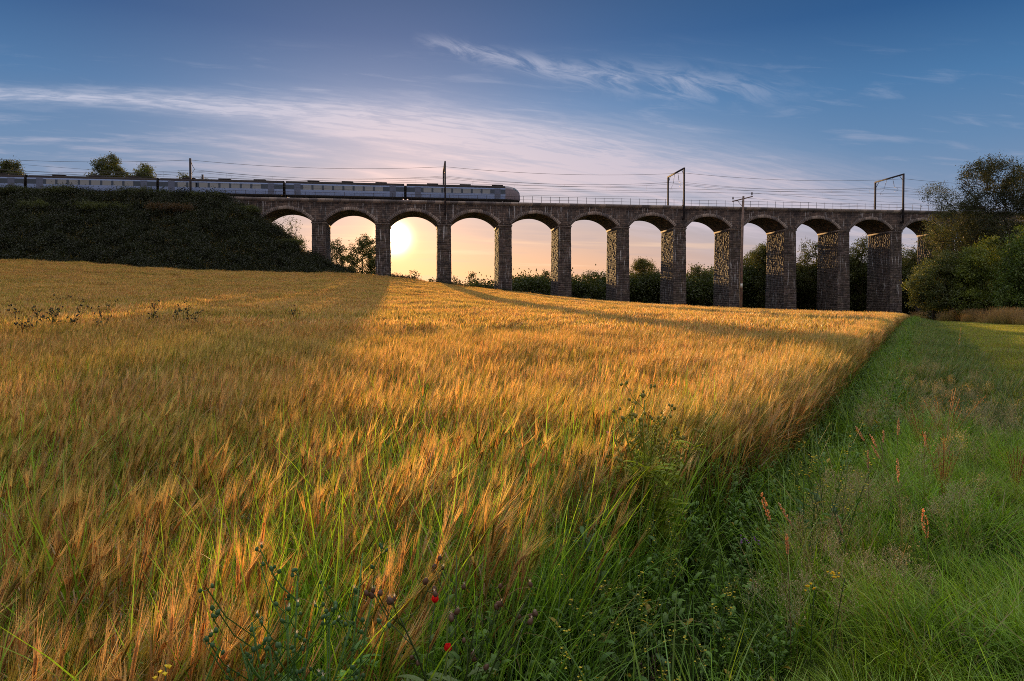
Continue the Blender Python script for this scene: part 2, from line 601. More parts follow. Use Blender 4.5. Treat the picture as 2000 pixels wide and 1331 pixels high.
# path: a mown strip sheet 4 mm above the ground
def path_sheet():
    yy = np.concatenate([np.linspace(.3, 12, 30), np.linspace(12.5, 138, 100)])
    ww = np.linspace(0, 1, 14)
    gy, gw = np.meshgrid(yy, ww, indexing='ij')
    x0 = E0(gy) + 2.45; x1 = E0(gy) + 9.0 + 1.2 * np.sin(gy * .1)
    gx = x0 + (x1 - x0) * gw
    gz = ground_z(gx, gy) + .02
    i = np.arange(gx.size).reshape(gx.shape)
    q_ = np.stack([i[:-1, :-1], i[:-1, 1:], i[1:, 1:], i[1:, :-1]], -1).reshape(-1, 4)
    mb = MB(); mb.add(np.stack([gx, gy, gz], -1).reshape(-1, 3), q_, (1, 1, 1))
    return mb.build('path', mat_plain('trodden_turf', (.03, .045, .012), .95, 0, 1.2, .4, .5), smooth=True)


tag(path_sheet(), kind='structure')


# ------------------------------------------------------------------ viaduct
viaduct = empty('railway_viaduct', (NX * VD, NY * VD, 0), AV,
                'tall grey stone railway viaduct of segmental arches crossing behind the barley field', 'viaduct')
S = 12.10
X0 = 5.17
ZC, ZSP, ZCR = 23.2, 19.35, 21.62      # cornice bottom, springing, crown
TD = 8.3                                # depth of the barrel
PWT, PWB, PDT, PDB, ZB = 2.52, 2.95, 7.7, 8.6, -10.0


def block_face(mb, o, du, dn, width, z0, z1, rng, hw):
    """courses of rock-faced blocks. o(z), du unit along, dn outward normal, width(z)"""
    z = z0
    G = np.array([0, .07, .5, .93, 1.0])
    while z < z1 - .01:
        h = rng.uniform(.30, .44)
        if z + h > z1 - .15: h = z1 - z
        w0 = width(z)
        xcur = -w0 / 2
        while xcur < w0 / 2 - .01:
            L = rng.uniform(.42, .95)
            if xcur + L > w0 / 2 - .25: L = w0 / 2 - xcur
            uu = xcur + G * L
            zz = z + G * h
            gu, gz = np.meshgrid(uu, zz)
            bul = np.zeros((5, 5))
            amp = rng.uniform(.3, 1.0)
            bul[1:4, 1:4] = rng.uniform(.0, .022, (3, 3)) * amp + .012 + .05 * rng.uniform(0, 1) ** 2
            bul[2, 2] += .01
            P = np.array([o(zq) for zq in zz])      # centre line per row
            pos = P[:, None, :] + gu[..., None] * du + bul[..., None] * dn
            pos[..., 2] = gz
            t = rng.uniform(.62, 1.35)
            c = np.array([t, t * rng.uniform(.96, 1.03), t * rng.uniform(.9, 1.04)])
            i = np.arange(25).reshape(5, 5)
            q_ = np.stack([i[:-1, :-1], i[:-1, 1:], i[1:, 1:], i[1:, :-1]], -1).reshape(-1, 4)
            mb.add(pos.reshape(-1, 3), q_, c)
            xcur += L
        z += h


def make_pier(parent, seed=5):
    rng = np.random.default_rng(seed)
    mb = MB()
    lerp = lambda z, a, b: b + (a - b) * (z - ZB) / (ZSP - ZB)
    W = lambda z: lerp(z, PWT, PWB); Dp = lambda z: lerp(z, PDT, PDB)
    cy = TD / 2
    block_face(mb, lambda z: np.array([0, cy - Dp(z) / 2, 0]), np.array([1., 0, 0]), np.array([0, -1., 0]), W, ZB, ZSP - .3, rng, 0)
    block_face(mb, lambda z: np.array([0, cy + Dp(z) / 2, 0]), np.array([-1., 0, 0]), np.array([0, 1., 0]), W, ZB, ZSP - .3, rng, 0)
    block_face(mb, lambda z: np.array([-W(z) / 2, cy, 0]), np.array([0, -1., 0]), np.array([-1., 0, 0]), Dp, ZB, ZSP - .3, rng, 0)
    block_face(mb, lambda z: np.array([W(z) / 2, cy, 0]), np.array([0, 1., 0]), np.array([1., 0, 0]), Dp, ZB, ZSP - .3, rng, 0)
    p = mb.build('pier', M_rock, parent)
    im = MB()
    im.box(-PWT / 2 - .16, PWT / 2 + .16, cy - PDT / 2 - .16, cy + PDT / 2 + .16, ZSP - .32, ZSP - .02, (1.1, 1.08, 1.05))
    im.build('impost', M_cornice, p)
    return p


# one bay: from pier centre to pier centre, arch opening between
HALF = (S - PWT) / 2
RISE = ZCR - ZSP
RAD = (HALF ** 2 + RISE ** 2) / (2 * RISE)
ZCEN = ZCR - RAD
A1 = math.asin(HALF / RAD)


def make_bay(parent):
    mb = MB()
    K = 28
    angs = np.linspace(-A1, A1, K + 1)
    ring = .62
    ax_ = np.sin(angs) * RAD; az_ = ZCEN + np.cos(angs) * RAD
    ox_ = np.sin(angs) * (RAD + ring); oz_ = ZCEN + np.cos(angs) * (RAD + ring)
    # spandrel: columns from intrados up to cornice
    cols = [(-S / 2, ZSP - .02)] + [(-HALF, ZSP - .02)] + [(a, b) for a, b in zip(ax_, az_)] + [(HALF, ZSP - .02), (S / 2, ZSP - .02)]
    vs, qs = [], []
    for (a, b) in cols: vs += [(a, 0.0, b), (a, 0.0, ZC), (a, TD, b), (a, TD, ZC)]
    for i in range(len(cols) - 1):
        j, k_ = 4 * i, 4 * i + 4
        qs += [(j, k_, k_ + 1, j + 1), (j + 2, j + 3, k_ + 3, k_ + 2), (j + 1, k_ + 1, k_ + 3, j + 3)]
    mb.add(vs, qs, (1, 1, 1))
    o = mb.build('arch_bay', M_ashlar, parent)
    # soffit
    sb = MB()
    vs, qs = [], []
    for a, b in zip(ax_, az_):
        vs += [(a, -.05, b), (a, TD + .05, b)]
    for i in range(K): qs.append((2 * i, 2 * i + 1, 2 * i + 3, 2 * i + 2))
    sb.add(vs, qs, (1, 1, 1))
    sb.build('soffit', M_soffit, o)
    # voussoirs, each stone bulging a little
    NV = 31
    for ys_, sg in ((-.0, -1), (TD, 1)):
      vb = MB(); rng = np.random.default_rng(3)
      for i in range(NV):
        a0 = -A1 + 2 * A1 * i / NV + .0025; a1 = -A1 + 2 * A1 * (i + 1) / NV - .0025
        rr = ring + rng.uniform(-.05, .12)
        t = rng.uniform(.85, 1.3); col = (t, t * .98, t * .95)
        d = rng.uniform(.05, .09)
        if True:
            pts = []
            for (a, r_) in ((a0, RAD), (a1, RAD), (a1, RAD + rr), (a0, RAD + rr)):
                pts.append((math.sin(a) * r_, ys_ - sg * .02, ZCEN + math.cos(a) * r_))
            for (a, r_) in ((a0 + .004, RAD + .03), (a1 - .004, RAD + .03), (a1 - .004, RAD + rr - .04), (a0 + .004, RAD + rr - .04)):
                pts.append((math.sin(a) * r_, ys_ + sg * d, ZCEN + math.cos(a) * r_))
            qs = [(4, 5, 6, 7), (0, 1, 5, 4), (1, 2, 6, 5), (2, 3, 7, 6), (3, 0, 4, 7)]
            vb.add(pts, qs, col)
      vb.build('voussoir_ring', M_cornice, o)
    return o


pier0 = make_pier(viaduct)
pvar = [make_pier(viaduct, 6), make_pier(viaduct, 7)]
bay0 = make_bay(viaduct)
first = True
for k in range(-3, 12):
    p = pier0 if k == -3 else (pvar[k + 2] if k < 0 else copy_tree([pier0, *pvar][k % 3], viaduct))
    p.location = (X0 + S * k, 0, 0); p.rotation_euler = (0, 0, 0)
    if k % 2: p.rotation_euler = (0, 0, math.pi); p.location = (X0 + S * k, TD, 0)
    b = bay0 if k == -3 else copy_tree(bay0, viaduct)
    b.location = (X0 + S * (k + .5), 0, 0)
#SL, SR = -44.0, X0 + S * 12 - S / 2 + S / 2
# abutment
ab = MB(); ab.box(-62, X0 - 3 * S, .001, TD - .001, 0, ZC, (1, 1, 1)); ab.build('abutment', M_ashlar, viaduct)
# cornice: string course, sloping coping
xa, xb = -62.0, 160.0
prof = [(.02, ZC - .12), (-.16, ZC - .06), (-.20, ZC + .06), (-.33, ZC + .12), (-.36, ZC + .46), (-.24, ZC + .56), (.35, ZC + .56)]
rngc = np.random.default_rng(11)
for mir in (0, 1):
    cb = MB(); L = xa
    while L < xb:
        l2 = min(L + 1.2, xb)
        t = rngc.uniform(.85, 1.12)
        vs = []
        for (a, b) in prof:
            yy_ = a if not mir else TD - a
            vs += [(L, yy_, b), (l2, yy_, b)]
        qs = []
        for i in range(len(prof) - 1):
            q = (2 * i, 2 * i + 1, 2 * i + 3, 2 * i + 2)
            qs.append(q if mir == 0 else q[::-1])
        cb.add(vs, qs, (t, t * .99, t * .98))
        L = l2
    cb.build('cornice', M_cornice, viaduct)
db = MB(); db.box(-62, 160, .3, TD - .3, ZC - .4, ZC + .25, (1, 1, 1)); db.build('deck', M_ballast, viaduct)
# railings, front and back
for yy_, nm in ((-.05, 'front'), (TD + .05, 'rear')):
    rl = MB()
    for zz_ in (ZC + 1.72, ZC + 1.12):
        rl.tube([(x_, yy_, zz_ + .012 * math.sin(x_ * 1.7)) for x_ in np.arange(-39, 158, 2.0)], .028, 5)
    ro = rl.build('railing', M_dark, viaduct)
    pb = MB(); pb.tube([(0, yy_, ZC + .48), (0, yy_, ZC + 1.78)], .038, 6)
    pb.ball((0, yy_, ZC + 1.79), .05, (.5, .5, .5), 6, 4)
    p0 = None
    xpos = np.arange(-38, 142, 1.84)
    for j, x_ in enumerate(xpos[:98]):
        if p0 is None: p0 = pb.build('post', M_dark, ro); p0.location = (x_, 0, 0)
        else:
            c_ = p0.copy(); C.objects.link(c_); c_.parent = ro; c_.location = (x_, 0, 0)


def V(s, t, z):      # viaduct frame to world
    return Vector((s * VX + (t + VD) * NX, s * VY + (t + VD) * NY, z))


# ballast along the embankment, rails
rt = MB()
for tr_ in (2.3, 6.0):
    for g_ in (-.72, .72):
        rt.box(-230, 160, tr_ + g_ - .035, tr_ + g_ + .035, ZC + .26, ZC + .40, (.5, .5, .5))
r_o = rt.build('railway_track', M_dark)
r_o.location = (NX * VD, NY * VD, 0); r_o.rotation_euler = (0, 0, AV)
tag(r_o, 'steel rails of the two tracks running along the viaduct deck', 'railway track')
bb = MB(); bb.box(-230, -62.01, -.2, TD + .2, ZC - .8, ZC + .40, (1, 1, 1))
b_o = bb.build('ballast_bed', M_ballast); b_o.location = r_o.location; b_o.rotation_euler = r_o.rotation_euler
tag(b_o, kind='structure')

# ------------------------------------------------------------------ overhead line
def make_portal(front_foot=True):
    t = empty('overhead_line_portal', (0, 0, 0), AV)
    H = 31.2
    def lattice(mb, p0, p1, w=.16):
        mb.tube([p0, p1], w, 4, (.5, .5, .5))
    zf = ZSP + 1.6 if front_foot else ZC - .2
    a = MB(); a.box(-.15, .15, -.72, -.42, zf, H, (1, 1, 1)); a.box(-.22, .22, -.42, .05, zf + .1, zf + .45, (1, 1, 1)); a.box(-.22, .22, -.42, .05, ZC + .55, ZC + .7, (1, 1, 1))
    m1 = a.build('mast', M_steel, t)
    a = MB(); a.box(-.15, .15, TD + .5, TD + .8, zf, H, (1, 1, 1)); a.box(-.22, .22, TD - .05, TD + .5, zf + .1, zf + .45, (1, 1, 1))
    m2 = a.build('mast', M_steel, t)
    b = MB(); b.box(-.13, .13, -.74, TD + .82, H + .002, H + .28, (1, 1, 1))
    b.tube([(0, -.42, H - 1.2), (0, .7, H)], .07, 4); b.tube([(0, TD + .5, H - 1.2), (0, TD - .7, H)], .07, 4)
    b.build('beam', M_steel, t)
    for tr_, sg in ((2.3, 1), (6.0, -1)):
        d = MB()
        top = Vector((0, tr_ + .9 * sg - .2, H)); low = Vector((0, tr_ + .0, H - 2.2))
        d.tube([top, top.lerp(low, .35)], .035, 5)
        d.tube([top.lerp(low, .75), low], .03, 5)
        dd = d.build('drop_arm', M_dark, t)
        ii = MB()
        n_ = 6
        for q in range(n_):
            c_ = top.lerp(low, .36 + .38 * q / (n_ - 1)); ii.ball(c_, (.10, .10, .04), (.5, .5, .5), 8, 4, axis=low - top)
        ii.build('insulator', M_ins, dd)
        e = MB(); e.tube([low, low + Vector((0, -.9 * sg, -.25)), low + Vector((0, -1.2 * sg, -.75))], .025, 5)
        e.tube([low + Vector((0, -1.2 * sg, -.75)), low + Vector((0, .1, -.95))], .02, 5)
        e.build('registration_arm', M_dark, t)
    return t


portal0 = make_portal()
PORTS = [(5.3, 'steel overhead line portal seen edge on at the nose of the train'),
         (54.1, 'steel overhead line portal over bare track left of the wooden pole'),
         (102.9, 'steel overhead line portal nearest the tall trees on the right')]
for i, (s_, lb) in enumerate(PORTS):
    p = portal0 if i == 0 else copy_tree(portal0)
    p.location = V(s_, 0, 0) 
    tag(p, lb, 'line portal', 'overhead line portals on the viaduct')


def make_mast():
    t = empty('catenary_mast', (0, 0, 0), AV)
    H = 30.6
    a = MB(); a.box(-.16, .16, -.16, .16, 20.0, H, (1, 1, 1)); a.build('mast', M_steel, t)
    b = MB(); b.tube([(0, 0, H - .5), (0, 1.6, H - 1.2), (0, 2.6, H - 1.5)], .045, 5); b.tube([(0, 0, H - 3.2), (0, 2.6, H - 1.5)], .045, 5)
    b.tube([(0, 2.4, H - 3.9), (0, .2, H - 3.5)], .03, 5)
    b.build('cantilever_arm', M_dark, t)
    c_ = MB()
    for q in range(5): c_.ball((0, .35 + .1 * q, H - .62 - .04 * q), (.10, .10, .035), (.5, .5, .5), 8, 4, axis=(0, 1, -.4))
    c_.build('insulator', M_ins, t)
    return t


mast0 = make_mast()
mast0.location = V(-42.2, -.9, 0)
tag(mast0, 'taller catenary mast standing this side of the moving train on the embankment', 'line mast', 'catenary masts on the embankment')
m2 = copy_tree(mast0); m2.location = V(-43.2, TD + 2.0, -.9); m2.rotation_euler = (0, 0, AV + math.pi)
tag(m2, 'shorter catenary mast half hidden beyond the moving train', 'line mast', 'catenary masts on the embankment')


def wire(label, t, z0, sag, supports, dz=0.0, cat='wire', r=.022, drop=None):
    mb = MB()
    pts = []
    for a, b in zip(supports[:-1], supports[1:]):
        for k in range(14):
            f = k / 14
            pts.append(V(a + (b - a) * f, t, z0 - 4 * sag * f * (1 - f)))
    mb.tube(pts, r, 4)
    if drop is not None:
        for a, b in zip(supports[:-1], supports[1:]):
            for f in (.12, .3, .5, .7, .88):
                mb.tube([V(a + (b - a) * f, t, z0 - 4 * sag * f * (1 - f)), V(a + (b - a) * f, t, drop)], .010, 3)
    o = mb.build('overhead_wire', M_dark)
    tag(o, label, cat, 'overhead wires above the railway')


SUP = [-188, -139.6, -91, -42.2, 5.3, 54.1, 102.9, 151.7]
wire('highest overhead wire, strung along the near masts below the portal beam', -.9, 30.3, .9, SUP, r=.028)
wire('sagging catenary wire above the near track', 2.3, 29.1, 1.1, SUP, drop=28.0 - .35)
wire('straight contact wire just above the train roof on the near track', 2.3, 28.0 - .35, .05, SUP, r=.026)
wire('sagging catenary wire above the far track', 6.0, 29.3, 1.1, SUP, drop=28.05 - .35)
wire('straight contact wire above the far track', 6.0, 28.05 - .35, .05, SUP, r=.022)
wire('overhead wire strung along the far masts', TD + .65, 30.1, .9, SUP, r=.022)

# ------------------------------------------------------------------ wooden power pole in the field
PB = at(1447, 74)
pole = empty('power_pole', PB, 0, 'tall wooden power pole with crossarm standing at the edge of the barley', 'power pole')
pz = ztop(385, 74) - PB.z
a = MB(); a.tube([(0, 0, -1.0), (.05, 0, pz * .5), (.20, 0, pz)], [.17, .15, .125], 10); a.build('pole', M_wood, pole, smooth=True)
a = MB()
a.tube([(-1.12, 0, pz - .62), (1.30, 0, pz - .02)], .075, 6)
a.tube([(.15, 0, pz - 1.3), (-.55, 0, pz - .48)], .03, 4)
a.build('crossarm', M_wood, pole)
for (ix, iz) in ((-1.05, pz - .55), (1.22, pz + .0)):
    i_ = MB(); i_.tube([(ix, 0, iz), (ix, 0, iz + .22)], .03, 5)
    for q in range(3): i_.ball((ix, 0, iz + .24 + .10 * q), (.12 - .015 * q, .12 - .015 * q, .06), (.5, .5, .5), 8, 4)
    i_.build('insulator', M_ins, pole, smooth=True)
a = MB(); a.box(-.13, .13, -.165, -.155, 3.5, 4.0, (1, 1, 1)); a.build('warning_plate', mat_plain('white_enamel', (.6, .6, .58), .4), pole)
a = MB(); a.tube([(-.16, -.02, .0), (-.14, -.02, pz * .45)], .035, 5); a.build('cable_guard', M_steel, pole)
for i, (ix, iz, lb) in enumerate(((-1.05, pz - .1, 'thin power line from the left insulator of the wooden pole'), (1.22, pz + .4, 'thin power line from the right insulator of the wooden pole'))):
    p0 = PB + Vector((ix, 0, iz))
    mb = MB()
    for dirn in (Vector((-95, -8, 2.8)), Vector((80, 12, .3))):
        pts = []
        for k in range(21):
            f = k / 20
            pts.append(p0 + dirn * f + Vector((0, 0, -4 * 1.1 * f * (1 - f))))
        mb.tube(pts, .012, 4)
    o = mb.build('power_line', M_dark); tag(o, lb, 'wire', 'power lines of the wooden pole')


# ------------------------------------------------------------------ train
def mat_glass():
    m, n, out = new_mat('tinted_train_glass')
    tr = n.nodes.new('ShaderNodeBsdfTransparent'); tr.inputs[0].default_value = (.13, .14, .16, 1)
    gl = n.nodes.new('ShaderNodeBsdfGlossy'); gl.inputs['Roughness'].default_value = .05; gl.inputs[0].default_value = (.8, .85, .9, 1)
    mx = n.nodes.new('ShaderNodeMixShader'); mx.inputs[0].default_value = .25
    n.links.new(tr.outputs[0], mx.inputs[1]); n.links.new(gl.outputs[0], mx.inputs[2])
    n.links.new(mx.outputs[0], out.inputs[0])
    return m


M_glass = mat_glass()
M_body = mat_plain('pale_blue_coach_paint', (.24, .34, .60), .30, .0, 1.5, .08)
M_roof = mat_plain('dark_coach_roof', (.03, .024, .024), .8, 0, 2, .2)
M_band = mat_plain('dark_window_band_paint', (.035, .06, .10), .25, 0, 2, .1)
M_under = mat_plain('underframe_grime', (.025, .022, .02), .8, 0, 3, .3)
M_door = mat_plain('door_paint', (.10, .13, .22), .35, 0, 2, .1)
M_nose = mat_plain('nose_paint', (.20, .17, .21), .35, 0, 2, .1)
train = empty('passenger_train', V(20.4, 2.3, ZC + .40), AV, 'long pale blue passenger train with dark roof running onto the viaduct', 'train')
CL = 22.6
HB = 1.36
# half section: (y offset, z) from sill up to roof centre
SEC = [(-1.30, .95), (-HB, 1.25), (-HB, 1.95), (-1.35, 2.85), (-1.29, 3.1), (-1.05, 3.45), (-.65, 3.66), (0, 3.74)]


def skin(mb, x0, x1, secs, col=(1, 1, 1), both=True):
    for sg in ((-1, 1) if both else (-1,)):
        vs = []
        for (y, z) in secs:
            vs += [(x0, y * -sg, z), (x1, y * -sg, z)]
        qs = [(2 * i, 2 * i + 1, 2 * i + 3, 2 * i + 2) if sg < 0 else (2 * i, 2 * i + 2, 2 * i + 3, 2 * i + 1) for i in range(len(secs) - 1)]
        mb.add(vs, qs, col)


def make_coach(x0, lead=False):
    """x0 = right hand end; runs towards -x"""
    co = empty('coach', (x0, 0, 0), 0, parent=train)
    xr = 0.0 if not lead else -3.0
    xl = -CL
    low = MB(); skin(low, xl, xr, SEC[0:3]); low.build('lower_side', M_body, co)
    up = MB(); skin(up, xl, xr, SEC[3:5]); up.build('cantrail', M_body, co)
    rf = MB(); skin(rf, xl, xr, SEC[4:]);
    for q in range(3):
        cx = xl + 4 + q * 6.5; rf.box(cx, cx + 2.2, -.6, .6, 3.60, 3.86, (.7, .7, .7))
    rf.build('roof', M_roof, co)
    # doors at the thirds
    doors = [xl + 1.6, xr - 2.8] if not lead else [xl + 1.6, xr - 2.2]
    wins = []
    xx = xl + 3.3
    end = (doors[1] - .5)
    while xx + 1.6 < end:
        wins.append((xx, xx + 1.55)); xx += 1.95
    # pillars (band) between windows on both sides
    edges = [xl] + [e for w in wins for e in w] + [xr]
    for a_, b_ in zip(edges[0::2], edges[1::2]):
        bd = MB(); skin(bd, a_, b_, [SEC[2], SEC[3]]); bd.build('window_pillar', M_band, co)
    for (a_, b_) in wins:
        w = MB(); skin(w, a_, b_, [(SEC[2][0] + .02, SEC[2][1]), (SEC[3][0] + .02, SEC[3][1])]); w.build('window', M_glass, co)
    for d_ in doors:
        for sg in (-1, 1):
            dm = MB(); y0 = sg * (HB + .012)
            dm.add([(d_, y0, 1.02), (d_ + 1.2, y0, 1.02), (d_ + 1.2, y0, 3.0), (d_, y0, 3.0)], [(0, 1, 2, 3)] if sg < 0 else [(3, 2, 1, 0)], (.8, .8, .85))
            dm.build('door', M_door, co)
    fl = MB(); fl.box(xl, xr, -1.2, 1.2, 1.0, 1.12, (.5, .5, .5)); fl.box(xl + .3, xr - .3, -1.27, -1.17, .42, .98, (.5, .5, .5)); fl.box(xl + .3, xr - .3, 1.17, 1.27, .42, .98, (.5, .5, .5)); fl.box(xl + 6, xr - 7, -1.15, 1.15, .35, .98, (.5, .5, .5))
    for e in ((xl + .03, 1), (xr - .03, 1)):
        ymax = 1.28
        fl.box(e[0] - .03, e[0] + .03, -ymax, ymax, 1.13, 3.35, (.5, .5, .5))
    fl.box(xl - .52, xl, -.9, .9, .3, 3.2, (.3, .3, .3))
    fl.build('underframe', M_under, co)
    for bx in (xl + 3.6, xr - 3.6):
        bg = MB(); bg.box(bx - 1.7, bx + 1.7, -1.05, -.85, .35, .75, (.5, .5, .5)); bg.box(bx - 1.7, bx + 1.7, .85, 1.05, .35, .75, (.5, .5, .5)); bg.box(bx - .3, bx + .3, -.8, .8, .5, .95)
        bo = bg.build('bogie', M_under, co)
        for wx in (bx - 1.2, bx + 1.2):
            for wy in (-.72, .72):
                wm = MB(); wm.tube([(wx, wy - .06, .43), (wx, wy + .06, .43)], .43, 16); wm.build('wheel', M_under, bo)
    if lead:
        # raked nose lofted from the body section
        nb = MB(); st = MB()
        secs = []
        NS = 9
        for i in range(NS):
            f = i / (NS - 1)
            x = -3.0 + 3.0 * (1 - (1 - f) ** 1.6) if i else -3.0
            ztopn = 3.74 - 1.75 * f ** 1.9
            wid = 1 - .30 * f ** 2.2
            ring = []
            for (y, z) in SEC: 
                zz_ = .95 - .3 * f + (z - .95) / (3.74 - .95) * (ztopn - .95 + .3 * f)
                ring.append((x, y * wid, zz_))
            for (y, z) in SEC[-2::-1]:
                zz_ = .95 - .3 * f + (z - .95) / (3.74 - .95) * (ztopn - .95 + .3 * f)
                ring.append((x, -y * wid, zz_))
            secs.append(ring)
        n_ = len(secs[0])
        vs = [p for r_ in secs for p in r_]
        qs = [(i * n_ + j, (i + 1) * n_ + j, (i + 1) * n_ + j + 1, i * n_ + j + 1) for i in range(NS - 1) for j in range(n_ - 1)]
        dark = [q for k_, q in enumerate(qs)]
        nb.add(vs, dark, (1, 1, 1))
        tip = secs[-1]
        cen = (tip[0][0] + .05, 0, 1.3)
        vs2 = list(tip) + [cen]
        nb.add(vs2, [(j, j + 1, len(tip), len(tip)) for j in range(len(tip) - 1)] + [(len(tip) - 1, 0, len(tip), len(tip))], (1, 1, 1))
        nb.build('nose', M_nose, co, smooth=True)
        ws = MB()
        for i in range(3, 7):
            r0, r1 = secs[i], secs[i + 1]
            for j in range(4, n_ - 5):
                p_ = [Vector(r0[j]), Vector(r1[j]), Vector(r1[j + 1]), Vector(r0[j + 1])]
                p_ = [q + Vector((.03, 0, .03)) + Vector((0, .02 if q.y > 0 else -.02, 0)) for q in p_]
                ws.add([tuple(q) for q in p_], [(0, 1, 2, 3)], (.1, .1, .1))
        ws.build('windscreen', M_band, co, smooth=True)
        for sy in (-.75, .75):
            h = MB(); h.ball((-.10, sy, 1.28), (.10, .16, .11), (.9, .9, .8), 8, 5); h.build('headlight', mat_plain('headlamp_glass', (.6, .6, .55), .2), co)
        sk = MB(); sk.box(-3.2, -.35, -1.15, 1.15, .25, .9, (.5, .5, .5)); sk.build('front_skirt', M_under, co)
    return co


make_coach(0, True)
c1 = make_coach(-CL - .5)
for k in range(2, 6):
    c2 = copy_tree(c1, train); c2.location = (-(CL + .5) * k, 0, 0)


# ------------------------------------------------------------------ trees
def make_tree(name, base, blobs, n_t=220, n_leaf=7000, lsize=.22, spread=.55, seed=0, col=(.050, .075, .018), col2=(.10, .11, .03),
              label=None, cat='tree', group=None, trunk_r=.25, droop=0.0, fork=.35, dens_edge=.6):
    """base: world Vector; blobs: (x,y,z, rx,ry,rz) relative to base"""
    rng = np.random.default_rng(seed)
    root = empty(name, base, 0, label, cat, group)
    vol = np.array([b[3] * b[4] * b[5] for b in blobs]) ** .8
    vol = vol / vol.sum()
    T = []
    for b, w in zip(blobs, vol):
        n = max(4, int(round(n_t * w)))
        d = rng.normal(size=(n, 3)); d /= np.linalg.norm(d, axis=1)[:, None]
        r = rng.uniform(dens_edge * .5, 1.0, n) ** .6
        T.append(np.array(b[:3]) + d * r[:, None] * np.array(b[3:]))
    T = np.concatenate(T)
    T = T[T[:, 2] > .15]
    zmin = T[:, 2].min()
    # trunk nodes
    cx = np.average([b[0] for b in blobs], weights=vol); cy = np.average([b[1] for b in blobs], weights=vol)
    ztr = max(b[2] for b in blobs)
    nodes, par = [], []
    nt_ = 7
    for i in range(nt_ + 1):
        f = i / nt_
        nodes.append([cx * f ** 1.5 + rng.normal() * .05 * f * ztr * .2, cy * f ** 1.5, f * ztr * .85]); par.append(i - 1)
    order = np.argsort(np.linalg.norm(T - np.array([0, 0, ztr * .3]), axis=1))
    for ti in order:
        t = T[ti]
        N = np.array(nodes)
        d = np.linalg.norm(N - t, axis=1)
        pen = np.where(N[:, 2] > t[2] + .1, 2.0, 0.0) * .5 + d
        j = int(np.argmin(pen))
        dist = d[j]
        steps = max(1, int(dist / 1.1))
        last = j
        a = np.array(nodes[j])
        for q in range(1, steps + 1):
            f = q / steps
            p = a * (1 - f) + t * f + rng.normal(size=3) * .06 * dist * (f < 1)
            p[2] += math.sin(f * math.pi) * dist * (.08 - droop * .3)
            nodes.append(p.tolist()); par.append(last); last = len(nodes) - 1
    n = len(nodes)
    cnt = np.zeros(n)
    for i in range(n - 1, 0, -1):
        if cnt[i] == 0: cnt[i] = 1
        cnt[par[i]] += cnt[i]
    rad = trunk_r * (np.maximum(cnt, 1) / cnt[0]) ** .5
    rad = np.maximum(rad, .012)
    N = np.array(nodes)
    tb = MB()
    # draw each limb as a chain following its thickest child
    kids = [[] for _ in range(n)]
    for i in range(1, n): kids[par[i]].append(i)
    started = [(0, None)]
    while started:
        i, pa = started.pop()
        chain = [] if pa is None else [pa]
        cur = i
        while True:
            chain.append(cur)
            ks = sorted(kids[cur], key=lambda q: -cnt[q])
            if not ks: break
            for q in ks[1:]: started.append((q, cur))
            cur = ks[0]
        if len(chain) > 1:
            rr = [min(rad[c_], rad[chain[1]] if pa is not None else 9) for c_ in chain]
            if rr[0] > .0:
                rr[-1] *= .5
                pts = [N[c_] for c_ in chain]
                if pa is None: pts[0] = pts[0] + np.array([0, 0, -.4]); rr[0] *= 1.35
                tb.tube([tuple(p_) for p_ in pts], rr, 6 if rr[0] > .05 else 3, (1, 1, 1), cap=False)
    tb.build('trunk', M_bark, root, smooth=True)
    # leaves round the outer twigs
    tips = N[nt_ + 1:]
    per = n_leaf
    idx = rng.integers(0, len(tips), per)
    cl_col = rng.uniform(0, 1, len(tips))
    sp = spread * rng.uniform(.6, 1.3, len(tips))[idx]
    cen = tips[idx] + rng.normal(size=(per, 3)) * sp[:, None] * np.array([1, 1, .8])
    cen[:, 2] -= droop * np.abs(rng.normal(size=per)) * spread
    ok = cen[:, 2] > .05
    cen, idx = cen[ok], idx[ok]; per = len(cen)
    a = rng.normal(size=(per, 3)); a[:, 2] -= droop * 1.5; a /= np.linalg.norm(a, axis=1)[:, None]
    b = rng.normal(size=(per, 3)); b -= (b * a).sum(1)[:, None] * a; b /= np.linalg.norm(b, axis=1)[:, None]
    s1 = lsize * rng.uniform(.5, 1.2, per)[:, None]; s2 = s1 * (.55 - .25 * min(1, droop))
    q = np.stack([cen - a * s1 * .5, cen + b * s2 * .5, cen + a * s1 * .5, cen - b * s2 * .5], 1)
    mixf = np.clip(cl_col[idx] * .7 + rng.uniform(0, .5, per), 0, 1)[:, None]
    cc = np.array(col) * (1 - mixf) + np.array(col2) * mixf
    cc = cc * rng.uniform(.75, 1.25, per)[:, None]
    cb_ = MB(); cb_.add(q.reshape(-1, 3), np.arange(per * 4).reshape(-1, 4), np.repeat(cc, 4, 0))
    cb_.build('crown', M_leaf, root)
    return root


